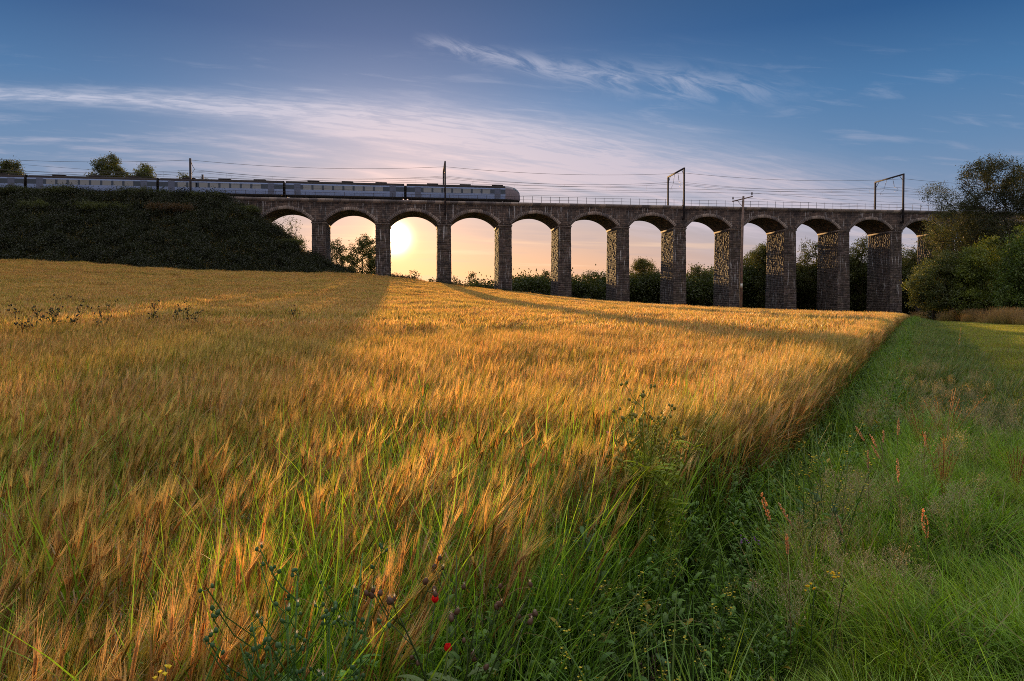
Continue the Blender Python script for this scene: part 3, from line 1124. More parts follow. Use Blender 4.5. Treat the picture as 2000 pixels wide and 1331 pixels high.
def px_tree(name, px, Y, py_top, width_px, label, seed, n_leaf=7000, lsize=.3, spread=.6, kind='round', group=None, base_z=None, n_t=200, low=.25, cat='tree', **kw):
    b = at(px, Y) if base_z is None else at(px, Y, base_z)
    if base_z is None: b.z = float(np.maximum(ground_z(b.x, b.y), emb_z(b.x, b.y)))
    H = ztop(py_top, Y) - b.z
    W = width_px / F * Y / 2 * 1.32
    n_leaf = int(n_leaf * 1.9); lsize *= 1.25; n_t = int(n_t * 1.4)
    rng = random.Random(seed)
    blobs = []
    nb = 7 if kind != 'bush' else 5
    blobs.append((0, 0, H * (low + (1 - low) * .5), W * .62, W * .62, H * (1 - low) * .42))
    for i in range(nb):
        th = i * 2.4 + rng.random()
        f = rng.uniform(.0, 1.0)
        rr = W * rng.uniform(.38, .62)
        zc = H * (low + (1 - low) * (.15 + .68 * f))
        ro = W * (.62 if f < .6 else .35)
        blobs.append((math.cos(th) * ro, math.sin(th) * ro, zc, rr * .72, rr * .72, min(rr * .65, (H - zc) * .95 + .1)))
    blobs.append((W * rng.uniform(-.2, .2), 0, H * .86, W * .34, W * .34, H * .12))
    return make_tree(name, b, blobs, n_t, n_leaf, lsize, spread, seed, label=label, group=group, trunk_r=max(.1, H * .022), cat=cat, **kw)


GB = 'trees beyond the viaduct'
px_tree('tree', 566, 150, 417, 74, 'sparse bare-twigged tree seen through the leftmost arch', 21, 1500, .30, .5, group=GB, n_t=420, low=.1)
px_tree('tree', 660, 146, 464, 44, 'small dark tree right of the second pier, beside the sun arch', 22, 2600, .3, .4, group=GB, low=.1)
px_tree('tree', 709, 140, 460, 80, 'rounded backlit tree just left of the pier nearest the sun', 23, 9000, .3, .5, group=GB, low=.05)
px_tree('tree', 795, 175, 524, 66, 'low flat tree on the skyline directly under the sun', 24, 2600, .4, .5, group=GB, low=.2)
px_tree('tree', 850, 178, 540, 60, 'small low bush line tree right of the flat tree under the sun', 241, 2000, .4, .5, group=GB, low=.2)
px_tree('tree', 888, 165, 536, 34, 'narrow tree half hidden by the right side of the pier after the sun arch', 25, 1500, .35, .5, group=GB, low=.15)
px_tree('tree', 921, 165, 527, 38, 'small pointed tree standing alone in the fourth arch', 26, 2200, .32, .45, group=GB, low=.15)
px_tree('tree', 956, 170, 543, 44, 'low bushy tree right of the small pointed tree', 261, 2200, .36, .5, group=GB, low=.15)
px_tree('tree', 1018, 160, 537, 56, 'open leafy tree at the left of the fifth arch', 27, 3200, .35, .5, group=GB, low=.1)
px_tree('tree', 1060, 152, 528, 66, 'dense dome-shaped tree at the right of the fifth arch', 28, 9000, .3, .5, group=GB, low=.02)
px_tree('tree', 1150, 152, 531, 88, 'wide dark tree filling the foot of the sixth arch', 29, 11000, .3, .55, group=GB, low=.02)
px_tree('tree', 1200, 160, 545, 60, 'dark tree behind the pier between sixth and seventh arches', 291, 5000, .3, .55, group=GB, low=.02)
px_tree('tree', 1258, 148, 503, 84, 'tall olive green broad tree with light foliage in the seventh arch', 30, 13000, .28, .55, group=GB, low=.02, col=(.07, .085, .02), col2=(.15, .14, .04))
px_tree('tree', 1310, 155, 540, 70, 'dark tree behind the pier right of the tall olive tree', 301, 6000, .3, .55, group=GB, low=.02)
px_tree('tree', 1365, 150, 517, 80, 'dark tree with flat top filling the eighth arch', 31, 13000, .3, .55, group=GB, low=.0)
px_tree('tree', 1420, 160, 515, 80, 'dark tree behind the pier left of the wooden pole', 311, 8000, .3, .55, group=GB, low=.0)
px_tree('tree', 1470, 150, 492, 80, 'dark tree immediately right of the wooden pole', 32, 13000, .3, .6, group=GB, low=.0)
px_tree('tree', 1510, 142, 466, 90, 'tree with a spreading pale top leaning on the ninth arch pier', 321, 13000, .3, .6, group=GB, low=.0)
px_tree('tree', 1578, 142, 468, 78, 'tall loose tree rising into the tenth arch', 33, 12000, .3, .6, group=GB, low=.0)
px_tree('tree', 1630, 150, 480, 90, 'dark tree behind the pier right of the tenth arch', 331, 10000, .3, .6, group=GB, low=.0)
px_tree('tree', 1682, 144, 457, 86, 'tall dark tree reaching up into the eleventh arch', 34, 13000, .3, .6, group=GB, low=.0)
px_tree('tree', 1745, 150, 475, 90, 'dark tree behind the last clear pier', 341, 10000, .3, .6, group=GB, low=.0)
px_tree('tree', 1790, 146, 470, 90, 'dark tree in the last arch beside the right hand bushes', 35, 12000, .3, .6, group=GB, low=.0)
px_tree('tree', 1860, 150, 470, 120, 'dark tree behind the right hand bushes beyond the viaduct', 351, 9000, .3, .6, group=GB, low=.0)

GE = 'trees behind the train'
px_tree('tree', 20, 135, 306, 62, 'dark round tree above the train at the left end', 41, 14000, .28, .5, group=GE, low=.5)
px_tree('tree', 218, 138, 299, 92, 'largest dark tree rising above the train on the embankment', 42, 20000, .28, .5, group=GE, low=.45)
px_tree('tree', 284, 138, 314, 54, 'smaller tree joined to the right of the largest one above the train', 43, 9000, .28, .45, group=GE, low=.45)
px_tree('tree', 362, 140, 336, 44, 'low shrub top showing above the train left of the mast', 44, 5000, .28, .4, group=GE, low=.5)
px_tree('tree', 402, 140, 344, 30, 'tiny shrub top above the train by the shorter mast', 45, 3000, .28, .4, group=GE, low=.5)

# right-hand trees, in front of the viaduct
GR = 'trees at the right end of the field'
QF = 1.36
B = at(1912, 62 * QF)
def rel(px, py, Y, base):
    Y = Y * QF
    return ((px - 1000) / F * Y - base.x, Y * KY - base.y, ztop(py, Y) - base.z)
def blob(px, py, rx, rz, Y, base, ry=None):
    c_ = rel(px, py, Y, base); k = Y * QF / F
    return (*c_, rx * k, (ry or rx) * k, rz * k)
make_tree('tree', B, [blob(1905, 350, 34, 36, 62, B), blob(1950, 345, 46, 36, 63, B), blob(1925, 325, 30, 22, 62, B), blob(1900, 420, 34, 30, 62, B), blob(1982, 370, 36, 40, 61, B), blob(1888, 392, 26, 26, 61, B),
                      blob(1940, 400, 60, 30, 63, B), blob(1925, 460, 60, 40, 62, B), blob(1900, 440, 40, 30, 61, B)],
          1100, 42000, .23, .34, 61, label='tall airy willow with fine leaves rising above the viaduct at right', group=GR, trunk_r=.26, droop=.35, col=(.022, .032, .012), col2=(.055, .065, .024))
B = at(1862, 66 * QF)
make_tree('tree', B, [blob(1826, 378, 30, 20, 65, B), blob(1850, 398, 26, 20, 66, B), blob(1835, 440, 30, 34, 66, B), blob(1870, 420, 36, 26, 67, B), blob(1868, 480, 40, 44, 66, B)],
          560, 14000, .21, .42, 62, label='sparse leaning willow left of the tall willow', group=GR, trunk_r=.2, droop=.35, col=(.045, .06, .022), col2=(.09, .10, .04))
B = at(2040, 64 * QF)
make_tree('tree', B, [blob(2002, 372, 44, 46, 64, B), blob(2050, 420, 70, 60, 64, B), blob(2030, 500, 80, 60, 64, B)],
          700, 46000, .24, .5, 63, label='willow cut off by the right edge of the view', group=GR, trunk_r=.3, droop=.3, col=(.022, .032, .012), col2=(.06, .07, .024))
B = at(1822, 58 * QF)
make_tree('bush', B, [blob(1822, 545, 40, 40, 58, B), blob(1800, 560, 30, 36, 57, B), blob(1845, 520, 34, 34, 58, B), blob(1838, 580, 46, 28, 57, B), blob(1812, 588, 34, 22, 57, B), blob(1860, 560, 30, 40, 58, B)],
          460, 30000, .25, 0.3, 64, label='rounded grey-green bush at the end of the grass track', cat='bush', group=GR, trunk_r=.16, col=(.045, .07, .024), col2=(.15, .18, .055))
B = at(1912, 56 * QF)
make_tree('tree', B, [blob(1905, 520, 34, 40, 56, B), blob(1920, 560, 44, 40, 56, B), blob(1900, 590, 36, 26, 55, B), blob(1935, 500, 34, 36, 57, B), blob(1890, 550, 26, 34, 56, B), blob(1940, 590, 30, 24, 55, B)],
          460, 30000, .25, 0.34, 65, label='leafy yellow-green tree between the grey bush and the right edge', cat='tree', group=GR, trunk_r=.18, col=(.035, .065, .012), col2=(.16, .20, .035))
B = at(1990, 52 * QF)
make_tree('tree', B, [blob(1990, 500, 36, 44, 52, B), blob(1975, 560, 34, 44, 52, B), blob(2010, 560, 50, 50, 52, B), blob(1985, 600, 40, 24, 51, B), blob(2030, 480, 50, 50, 53, B)],
          460, 30000, .25, 0.36, 66, label='dense broadleaf tree with bright leaves at the right edge', cat='tree', group=GR, trunk_r=.2, col=(.03, .065, .012), col2=(.13, .20, .035))
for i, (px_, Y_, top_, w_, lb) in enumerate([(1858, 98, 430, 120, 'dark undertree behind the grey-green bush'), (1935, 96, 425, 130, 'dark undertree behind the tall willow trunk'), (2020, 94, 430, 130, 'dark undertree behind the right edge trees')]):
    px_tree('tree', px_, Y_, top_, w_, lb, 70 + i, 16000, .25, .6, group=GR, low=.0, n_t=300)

# bushes on the embankment slope
GS = 'bushes on the embankment slope'
for i, (px_, Dn, py_, w_, lb) in enumerate([
        (280, 115, 366, 150, 'largest dark bush on the slope below the mast'),
        (120, 113, 380, 90, 'dark bush on the slope under the left part of the train'),
        (30, 112, 385, 90, 'dark bush on the slope at the left edge'),
        (400, 115, 398, 90, 'low dark bush on the slope right of the mast'),
        (470, 115, 425, 70, 'low scrub bush on the slope left of the first arch'),
        (200, 109, 425, 110, 'rounded dark bush halfway down the slope'),
        (340, 110, 430, 110, 'reddish dark bush halfway down the slope'),
        (90, 108, 440, 100, 'dark bush low on the slope near the left edge'),
        (560, 113, 478, 70, 'scrub bush below the leftmost arch')]):
    b = at(px_, Dn)
    b.z = float(max(ground_z(b.x, b.y), emb_z(b.x, b.y))) - .3
    H = max(1.6, min(5.5, ztop(py_, Dn) - b.z)); W = w_ / F * Dn / 2
    rg = random.Random(i)
    bl = [(rg.uniform(-.6, .6) * W, rg.uniform(-.4, .4) * W, H * rg.uniform(.35, .7), W * .5, W * .45, H * .32) for _ in range(6)]
    make_tree('bush', b, bl, 160, 9000, .22, .35, 80 + i, label=lb, cat='bush', group=GS, trunk_r=.12,
              col=(.030, .045, .014) if i != 6 else (.05, .032, .014), col2=(.085, .10, .03) if i != 6 else (.075, .045, .02))


# ------------------------------------------------------------------ vegetation masses
def blades(mb, rng, base, az, t0, t1, L, w, segs, ca, cb, prof='grass', roll=None):
    n = len(base)
    az = np.broadcast_to(az, n); t0 = np.broadcast_to(t0, n); t1 = np.broadcast_to(t1, n)
    L = np.broadcast_to(L, n); w = np.broadcast_to(w, n)
    p = base.astype(float).copy()
    roll = rng.uniform(-1.2, 1.2, n) if roll is None else roll
    sd = np.stack([-np.sin(az + roll), np.cos(az + roll), np.zeros(n)], 1)
    V_, C_ = [], []
    for i in range(segs + 1):
        f = i / segs
        if prof == 'grass': ww = (1 - f) ** .55 if i < segs else .02
        elif prof == 'ear': ww = [.6, 1.1, 1.0, .5][min(3, int(f * 3.99))]
        elif prof == 'awn': ww = 1 - .85 * f
        else: ww = 1.0
        hw = (w * ww * .5)[:, None]
        V_.append(np.stack([p - sd * hw, p + sd * hw], 1))
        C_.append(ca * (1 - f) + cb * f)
        th = t0 + (t1 - t0) * (i + .5) / segs
        d = np.stack([np.sin(th) * np.cos(az), np.sin(th) * np.sin(az), np.cos(th)], 1)
        if i < segs: p = p + d * (L / segs)[:, None]
    Vv = np.stack(V_, 1)          # n, segs+1, 2, 3
    Cc = np.stack(C_, 1)          # n, segs+1, 3
    m = (segs + 1) * 2
    i0 = np.arange(segs) * 2
    q = np.stack([i0, i0 + 1, i0 + 3, i0 + 2], 1)
    Q = (np.arange(n) * m)[:, None, None] + q[None]
    mb.add(Vv.reshape(-1, 3), Q.reshape(-1, 4), np.repeat(Cc, 2, 1).reshape(-1, 3))
    th = t1
    return p, th


WIND = 0.1     # azimuth of the lean (0 = +X)


def cvar(rng, n, base, var=.15, hue=.08):
    b = np.array(base)
    k = rng.uniform(1 - var, 1 + var, (n, 1))
    return np.clip(b * k * rng.uniform(1 - hue, 1 + hue, (n, 3)), 0, 1)


def barley_proto(name, seed, n, rad, detail):
    """a tuft of barley plants standing within rad"""
    rng = np.random.default_rng(seed)
    mb = MB()
    r = rad * np.sqrt(rng.uniform(0, 1, n)); th = rng.uniform(0, 2 * math.pi, n)
    base = np.stack([r * np.cos(th), r * np.sin(th), np.zeros(n)], 1)
    az = WIND + rng.normal(0, .60, n)
    H = rng.uniform(.56, .76, n)
    green = rng.uniform(0, 1, n) < .30
    straw = cvar(rng, n, (.42, .27, .10), .25, .10); gr = cvar(rng, n, (.18, .25, .045), .2, .1)
    stem_c = np.where(green[:, None], gr, straw * .8)
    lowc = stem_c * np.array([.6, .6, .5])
    ear_c = np.where(green[:, None], cvar(rng, n, (.30, .28, .07), .2), cvar(rng, n, (.50, .32, .125), .22))
    awn_c = np.where(green[:, None], cvar(rng, n, (.44, .44, .10), .3), cvar(rng, n, (.78, .58, .28), .40, .08))
    t1 = np.clip(rng.normal(.17, .12, n), .0, .8)
    W = {3: (.0045, .011, .0022), 2: (.006, .015, .0032), 1: (.012, .03, .02)}[detail]
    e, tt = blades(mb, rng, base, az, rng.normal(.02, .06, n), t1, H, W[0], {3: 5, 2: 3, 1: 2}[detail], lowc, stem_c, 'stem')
    t2 = np.clip(t1 + rng.normal(.22, .30, n), -.1, 1.9)
    if detail == 3:
        for rl in (0.0, 1.4):
            e2, _ = blades(mb, rng, e, az, t1, t2, .085, W[1], 7, ear_c, ear_c, 'x', roll=np.full(n, rl))
        # grain: small scales along the ear give the plaited outline
        K = 9
        for k in range(K):
            f = (k + .3) / K
            th_ = t1 + (t2 - t1) * f
            q = e + (e2 - e) * f
            for sgn in (-1, 1):
                blades(mb, rng, q, az + sgn * .7, th_ * .8 + .1, th_, .016, .006, 1, ear_c * .9, ear_c * 1.1, 'grass')
        na = 15
    elif detail == 2:
        e2, _ = blades(mb, rng, e, az, t1, t2, .085, W[1], 2, ear_c, ear_c, 'ear')
        na = 8
    else:
        e2, _ = blades(mb, rng, e, az, t1, t2, .10, W[1], 1, ear_c, ear_c, 'x')
        na = 2
    for k in range(na):
        f = (k + .5) / na
        q = e + (e2 - e) * f
        a_ = az + rng.normal(0, .22 if detail > 1 else .3, n)
        tb_ = t1 + (t2 - t1) * f * .8 + rng.normal(0, .055 if detail > 1 else .14, n)
        blades(mb, rng, q, a_, tb_, tb_ + rng.uniform(.0, .16, n), rng.uniform(.12, .17, n), W[2], {3: 3, 2: 2, 1: 1}[detail], awn_c * .9, awn_c, 'awn')
    # leaves
    nl = {3: 3, 2: 2, 1: 1}[detail]
    for k in range(nl):
        hz = rng.uniform(.12, .60, n)
        q = base + (e - base) * (hz / H)[:, None] * np.array([.5, .5, 1])
        gl = rng.uniform(0, 1, n) < (.35 if k else .22)
        c_ = np.where(gl[:, None], cvar(rng, n, (.17, .30, .04), .3), cvar(rng, n, (.35, .24, .10), .3))
        blades(mb, rng, q, rng.uniform(0, 6.28, n), rng.uniform(.2, .7, n), rng.uniform(.9, 2.3, n), rng.uniform(.14, .30, n), {3: .009, 2: .012, 1: .022}[detail], {3: 4, 2: 3, 1: 2}[detail], c_, c_ * 1.1)
    return mb.build(name, M_barley, link=False)


def grass_proto(name, seed, n, rad, L, w, ca, cb, t0=.25, t1=1.2, segs=4, dry=.12, seedheads=0, mat=None, lean=None):
    rng = np.random.default_rng(seed)
    mb = MB()
    r = rad * np.sqrt(rng.uniform(0, 1, n)); th = rng.uniform(0, 2 * math.pi, n)
    base = np.stack([r * np.cos(th), r * np.sin(th), np.zeros(n) - .02], 1)
    az = th + rng.normal(0, .7, n)
    if lean is not None: az = np.where(rng.uniform(0, 1, n) < .5, lean + rng.normal(0, .7, n), az)
    LL = L * rng.uniform(.45, 1.1, n)
    k = (r / rad)
    a0 = np.abs(rng.normal(t0 * .5, t0 * .5, n)) + t0 * .6 * k
    a1 = a0 + np.abs(rng.normal(t1 * .6, t1 * .35, n))
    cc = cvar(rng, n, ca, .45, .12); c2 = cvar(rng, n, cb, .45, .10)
    d = rng.uniform(0, 1, n) < dry
    cc[d] = cvar(rng, d.sum(), (.26, .20, .09), .25); c2[d] = cvar(rng, d.sum(), (.36, .28, .14), .25)
    blades(mb, rng, base, az, a0, a1, LL, w * rng.uniform(.6, 1.2, n), segs, cc, c2)
    if seedheads:
        m = seedheads
        b2 = base[:m]; hh = L * rng.uniform(1.1, 1.5, m)
        e, tt = blades(mb, rng, b2, az[:m], .05, rng.uniform(.1, .5, m), hh, w * .5, 3, cvar(rng, m, (.28, .22, .09)), cvar(rng, m, (.32, .22, .11)), 'stem')
        for q in range(9):
            blades(mb, rng, e - np.array([0, 0, .012]) * q, rng.uniform(0, 6.28, m), .4, 1.0, rng.uniform(.02, .05, m), .006, 1, cvar(rng, m, (.36, .22, .13)), cvar(rng, m, (.40, .26, .16)))
    return mb.build(name, mat or M_grass, link=False)


def weed_proto(name, seed, H=.45, nst=5, leaf=.05, nleaf=14, ca=(.06, .13, .022), cb=(.12, .22, .035), flower=None, lw=.45):
    """leafy weed: several stems with alternate leaves"""
    rng = random.Random(seed); mb = MB(); nr = np.random.default_rng(seed)
    for s in range(nst):
        az = rng.uniform(0, 6.28); lean = rng.uniform(.05, .45); h = H * rng.uniform(.6, 1.1)
        pts = []
        for k in range(6):
            f = k / 5; pts.append((math.cos(az) * lean * h * f * f, math.sin(az) * lean * h * f * f, h * f))
        mb.tube(pts, [.003 * (1 - .6 * k / 5) for k in range(6)], 3, np.array(ca) * 1.2, cap=False)
        for q in range(nleaf):
            f = rng.uniform(.08, .98); i = min(4, int(f * 5)); g_ = f * 5 - i
            p = [pts[i][j] * (1 - g_) + pts[i + 1][j] * g_ for j in range(3)]
            t = rng.uniform(.8, 1.25)
            c1_ = np.array(ca) * t; c2_ = np.array(cb) * t
            if rng.random() < .04: c1_ = c2_ = np.array((.42, .30, .03))
            sz = leaf * (1.25 - .6 * f) * rng.uniform(.6, 1.3)
            mb.leaf(p, rng.uniform(0, 6.28), rng.uniform(.5, 1.1), rng.uniform(1.2, 2.0), sz, sz * lw, c1_, c2_, 3)
        if flower is not None and rng.random() < .6:
            for q in range(5):
                p = np.array(pts[-1]) + nr.normal(0, .012, 3)
                mb.leaf(p, rng.uniform(0, 6.28), .6, 1.2, .014, .011, flower, None, 2)
    return mb.build(name, M_plant, link=False)


def scatter(name, label, protos, pts, rz, scl, idx, cat, tilt=None):
    """one mass object: points carrying rotation, scale and which tuft stands there"""
    pc = bpy.data.collections.new(name + '_tufts')
    for p in protos: pc.objects.link(p)
    names = sorted(p.name for p in protos)
    me = bpy.data.meshes.new(name)
    n = len(pts)
    me.vertices.add(n); me.vertices.foreach_set('co', np.asarray(pts, np.float32).ravel())
    rot = np.zeros((n, 3), np.float32); rot[:, 2] = rz
    if tilt is not None: rot[:, 0] = tilt[:, 0]; rot[:, 1] = tilt[:, 1]
    a = me.attributes.new('rot', 'FLOAT_VECTOR', 'POINT'); a.data.foreach_set('vector', rot.ravel())
    s3 = np.asarray(scl, np.float32)
    if s3.ndim == 1: s3 = np.repeat(s3[:, None], 3, 1)
    a = me.attributes.new('scl', 'FLOAT_VECTOR', 'POINT'); a.data.foreach_set('vector', np.ascontiguousarray(s3).ravel())
    a = me.attributes.new('idx', 'INT', 'POINT'); a.data.foreach_set('value', np.asarray(idx, np.int32))
    o = bpy.data.objects.new(name, me); C.objects.link(o)
    ng = bpy.data.node_groups.new(name + '_nodes', 'GeometryNodeTree')
    ng.interface.new_socket('Geometry', in_out='INPUT', socket_type='NodeSocketGeometry')
    ng.interface.new_socket('Geometry', in_out='OUTPUT', socket_type='NodeSocketGeometry')
    gi = ng.nodes.new('NodeGroupInput'); go = ng.nodes.new('NodeGroupOutput')
    ip = ng.nodes.new('GeometryNodeInstanceOnPoints')
    ci = ng.nodes.new('GeometryNodeCollectionInfo'); ci.inputs['Collection'].default_value = pc
    ci.inputs['Separate Children'].default_value = True; ci.inputs['Reset Children'].default_value = True
    def attr(nm, ty):
        q = ng.nodes.new('GeometryNodeInputNamedAttribute'); q.data_type = ty; q.inputs['Name'].default_value = nm
        return q.outputs['Attribute']
    ng.links.new(gi.outputs[0], ip.inputs['Points'])
    ng.links.new(ci.outputs[0], ip.inputs['Instance'])
    ip.inputs['Pick Instance'].default_value = True
    ng.links.new(attr('idx', 'INT'), ip.inputs['Instance Index'])
    e2r = ng.nodes.new('FunctionNodeEulerToRotation')
    ng.links.new(attr('rot', 'FLOAT_VECTOR'), e2r.inputs[0]); ng.links.new(e2r.outputs[0], ip.inputs['Rotation'])
    ng.links.new(attr('scl', 'FLOAT_VECTOR'), ip.inputs['Scale'])
    ng.links.new(ip.outputs[0], go.inputs[0])
    md = o.modifiers.new('tufts', 'NODES'); md.node_group = ng
    tag(o, label, cat, kind='stuff')
    return o


rng = np.random.default_rng(42)


def in_field(x, y, margin=0.0):
    s, t = to_st(x, y)
    ok = (x < E0(y) - margin - .92 * np.exp(-(y / 2.35) ** 2) - .10 * np.sin(y * 2.1) * (y < 9)) & (t < -7.0 - .25 * np.sin(s))
    ok &= emb_z(x, y) < field_z(x, y) + .1
    return ok


def zone(y0, y1, dens, margin=0.0, left=.90, wl=2.0, side='field'):
    area_x = lambda y: (left * y + wl) + E0(y)
    N = int(dens * (y1 - y0) * ((left * y1 + wl) + E0(y1) + (left * y0 + wl) + E0(y0)) / 2)
    y = np.sqrt(rng.uniform(0, 1, N) * (y1 ** 2 - y0 ** 2) + y0 ** 2) if y0 > 4 else rng.uniform(y0, y1, N)
    lo = -(left * y + wl); hi = E0(y) - margin
    x = lo + (hi - lo) * rng.uniform(0, 1, N)
    ok = in_field(x, y, margin) & (hi > lo)
    return x[ok], y[ok]


near = [barley_proto(f'barley_tuft_near_{i}', 100 + i, 13, .14, 3) for i in range(6)]
mid = [barley_proto(f'barley_tuft_mid_{i}', 200 + i, 42, .34, 2) for i in range(5)]
far = [barley_proto(f'barley_tuft_outer_{i}', 300 + i, 150, .95, 1) for i in range(4)]
allp = near + mid + far
order_names = sorted(p.name for p in allp)
ids = {p.name: order_names.index(p.name) for p in allp}
NI = [ids[p.name] for p in near]; MI = [ids[p.name] for p in mid]; FI = [ids[p.name] for p in far]
PX, PY, PI_, PS = [], [], [], []
xn, yn = zone(-.8, 5.8, 27, .08, .80, 1.2)
d_ = np.hypot(xn, yn) > .55
xn, yn = xn[d_], yn[d_]
PX.append(xn); PY.append(yn); PI_.append(rng.choice(NI, len(xn))); PS.append(rng.uniform(.86, 1.10, len(xn)))
xm, ym = zone(5.6, 22, 9.5, .28, .80, 2)
PX.append(xm); PY.append(ym); PI_.append(rng.choice(MI, len(xm))); PS.append(rng.uniform(.86, 1.12, len(xm)))
xf, yf = zone(21.5, 138, 2.6, .8, .80, 4)
sf_, tf_ = to_st(xf, yf)
wob = 2.5 * np.sin(sf_ * .035)
tram = (np.abs(tf_ + 44 + wob) < .75) | (np.abs(tf_ + 46.4 + wob) < .75) | (np.abs(tf_ + 70 + wob) < .6) | (np.abs(tf_ + 72 + wob) < .6)
tram &= sf_ < 25
xf, yf = xf[~tram], yf[~tram]
PX.append(xf); PY.append(yf); PI_.append(rng.choice(FI, len(xf))); PS.append(rng.uniform(.85, 1.12, len(xf)))
# tidy fringe along the field edge
ye = rng.uniform(5.6, 126, 3600); xe = E0(ye) - rng.uniform(.1, .9, len(ye))
k_ = in_field(xe, ye); xe, ye = xe[k_], ye[k_]
PX.append(xe); PY.append(ye); PI_.append(rng.choice(MI, len(xe))); PS.append(rng.uniform(.8, 1.08, len(xe)))
px_ = np.concatenate(PX); py_ = np.concatenate(PY); pi_ = np.concatenate(PI_); ps_ = np.concatenate(PS)
# gentle waves in crop height and lean
wv = .5 + .5 * np.sin(px_ * .55 + 2.0 * np.sin(py_ * .23)) * np.sin(py_ * .41 + px_ * .2)
ps_ = ps_ * (.95 + .07 * wv)
pz_ = ground_z(px_, py_)
rz_ = rng.normal(0, .30, len(px_)) - .25
tl = np.stack([rng.normal(0, .07, len(px_)), .02 + .08 * wv + rng.normal(0, .07, len(px_))], 1)
edge_d = (E0(py_) - px_)
tl[:, 1] += .06 * np.exp(-edge_d / .35)
print('barley tufts', len(px_))
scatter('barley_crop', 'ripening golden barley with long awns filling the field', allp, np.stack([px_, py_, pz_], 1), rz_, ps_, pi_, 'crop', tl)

# green grass growing through the barley
gw = [grass_proto(f'wild_grass_{i}', 400 + i, 20, .15, 1.12, .0120, (.10, .25, .02), (.34, .58, .05), .20, .62, 6, .04) for i in range(4)]
gfar = [grass_proto(f'wild_grass_outer_{i}', 420 + i, 60, .5, .80, .018, (.10, .18, .025), (.24, .34, .05), .14, .5, 3, .1) for i in range(3)]
xa_, ya_ = zone(.4, 10, 22, .05, .8, 1)
def clump(x, y, s, th):
    return (np.sin(x * s + 1.7 * np.sin(y * s * .8)) * np.sin(y * s * .9 + 1.1 * np.sin(x * s * .6)) + rng.normal(0, .25, len(x))) > th
k_ = clump(xa_, ya_, 1.5, np.where((ya_ < 7) & (xa_ > -3), -.45, -.05)); xa_, ya_ = xa_[k_], ya_[k_]
xb_, yb_ = zone(9, 60, .5, .8, .9, 1)
k_ = clump(xb_, yb_, .5, .55); xb_, yb_ = xb_[k_], yb_[k_]
xx_ = np.concatenate([xa_, xb_]); yy2 = np.concatenate([ya_, yb_])
ii_ = np.concatenate([rng.integers(0, 4, len(xa_)), 4 + rng.integers(0, 3, len(xb_))])
for q, p in enumerate(gw): p.name = f'a_wild_grass_{q}'
for q, p in enumerate(gfar): p.name = f'b_wild_grass_{q}'
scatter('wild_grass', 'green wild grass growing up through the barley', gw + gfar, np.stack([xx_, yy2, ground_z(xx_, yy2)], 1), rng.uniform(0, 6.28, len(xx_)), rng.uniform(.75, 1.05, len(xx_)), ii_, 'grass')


# verge: e = distance right of the field edge, measured along X
def verge(y0, y1, e0, e1, dens, power=1.0):
    N = int(dens * (y1 - y0) * (e1 - e0))
    y = rng.uniform(y0, y1, N) if y0 < 8 else np.sqrt(rng.uniform(0, 1, N) * (y1 ** 2 - y0 ** 2) + y0 ** 2)
    e = rng.uniform(e0, e1, N)
    x = E0(y) + e
    k = (np.abs(x) < .80 * y + 1.6) & (np.hypot(x, y) > .45)
    return x[k], y[k], e[k]


weedA = [weed_proto(f'a_weed_{i}', 500 + i, .46 + .07 * i, 6, .062, 16, (.06, .14, .02), (.17, .31, .045)) for i in range(3)]  # weed greens lowered to stand in for deep shade beside the crop
weedB = [weed_proto(f'b_weed_{i}', 510 + i, .34, 7, .035, 22, (.06, .13, .025), (.14, .24, .05), lw=.3) for i in range(2)]
weedG = [grass_proto(f'c_weed_grass_{i}', 520 + i, 26, .12, .80, .0105, (.03, .085, .012), (.17, .32, .04), .2, 1.35, 7, .06) for i in range(3)]
x1, y1, e1 = verge(.6, 7, -.25, .95, 44)
x0_, y0_, e0_ = verge(.8, 4.2, -1.0, .1, 52)
x2, y2, e2 = verge(7, 26, -.3, 1.3, 20)
x3, y3, e3 = verge(26, 120, -.3, 1.6, 8)
xx_ = np.concatenate([x1, x2, x3]); yy2 = np.concatenate([y1, y2, y3])
ii_ = rng.choice(8, len(xx_), p=[.13, .13, .12, .12, .12, .13, .13, .12])
xx_ = np.concatenate([xx_, x0_]); yy2 = np.concatenate([yy2, y0_]); ii_ = np.concatenate([ii_, rng.choice(8, len(x0_), p=[.10, .10, .10, .06, .06, .20, .19, .19])])
scatter('verge_weeds', 'dark leafy weeds along the foot of the barley edge', weedA + weedB + weedG, np.stack([xx_, yy2, ground_z(xx_, yy2)], 1), rng.uniform(0, 6.28, len(xx_)), rng.uniform(.6, 1.15, len(xx_)), ii_, 'weeds')

tus = [grass_proto(f'a_tussock_{i}', 540 + i, 95, .15, .56, .0092, (.025, .08, .006), (.30, .52, .04), .30, 1.35, 7, .08, lean=2.6) for i in range(4)]  # dark blade feet stand in for the shade between blades
tus2 = [grass_proto(f'b_tussock_{i}', 550 + i, 80, .15, .46, .0075, (.05, .11, .015), (.33, .44, .09), .35, 1.2, 6, .25, lean=.5) for i in range(2)]
tus3 = [grass_proto(f'c_tussock_{i}', 560 + i, 120, .40, .42, .012, (.025, .065, .010), (.15, .24, .035), .30, 1.2, 4, .24) for i in range(3)]
x1, y1, e1 = verge(.8, 9, .80, 3.3, 34)
x2, y2, e2 = verge(8, 40, .9, 3.4, 9)
x3, y3, e3 = verge(40, 130, .9, 3.4, 4)
hum = .5 + .5 * np.sin(x1 * 3.1 + 1.2 * np.sin(y1 * 2.3)) * np.sin(y1 * 2.7)
sc1 = rng.uniform(.65, 1.0, len(x1)) * (.45 + .75 * hum)
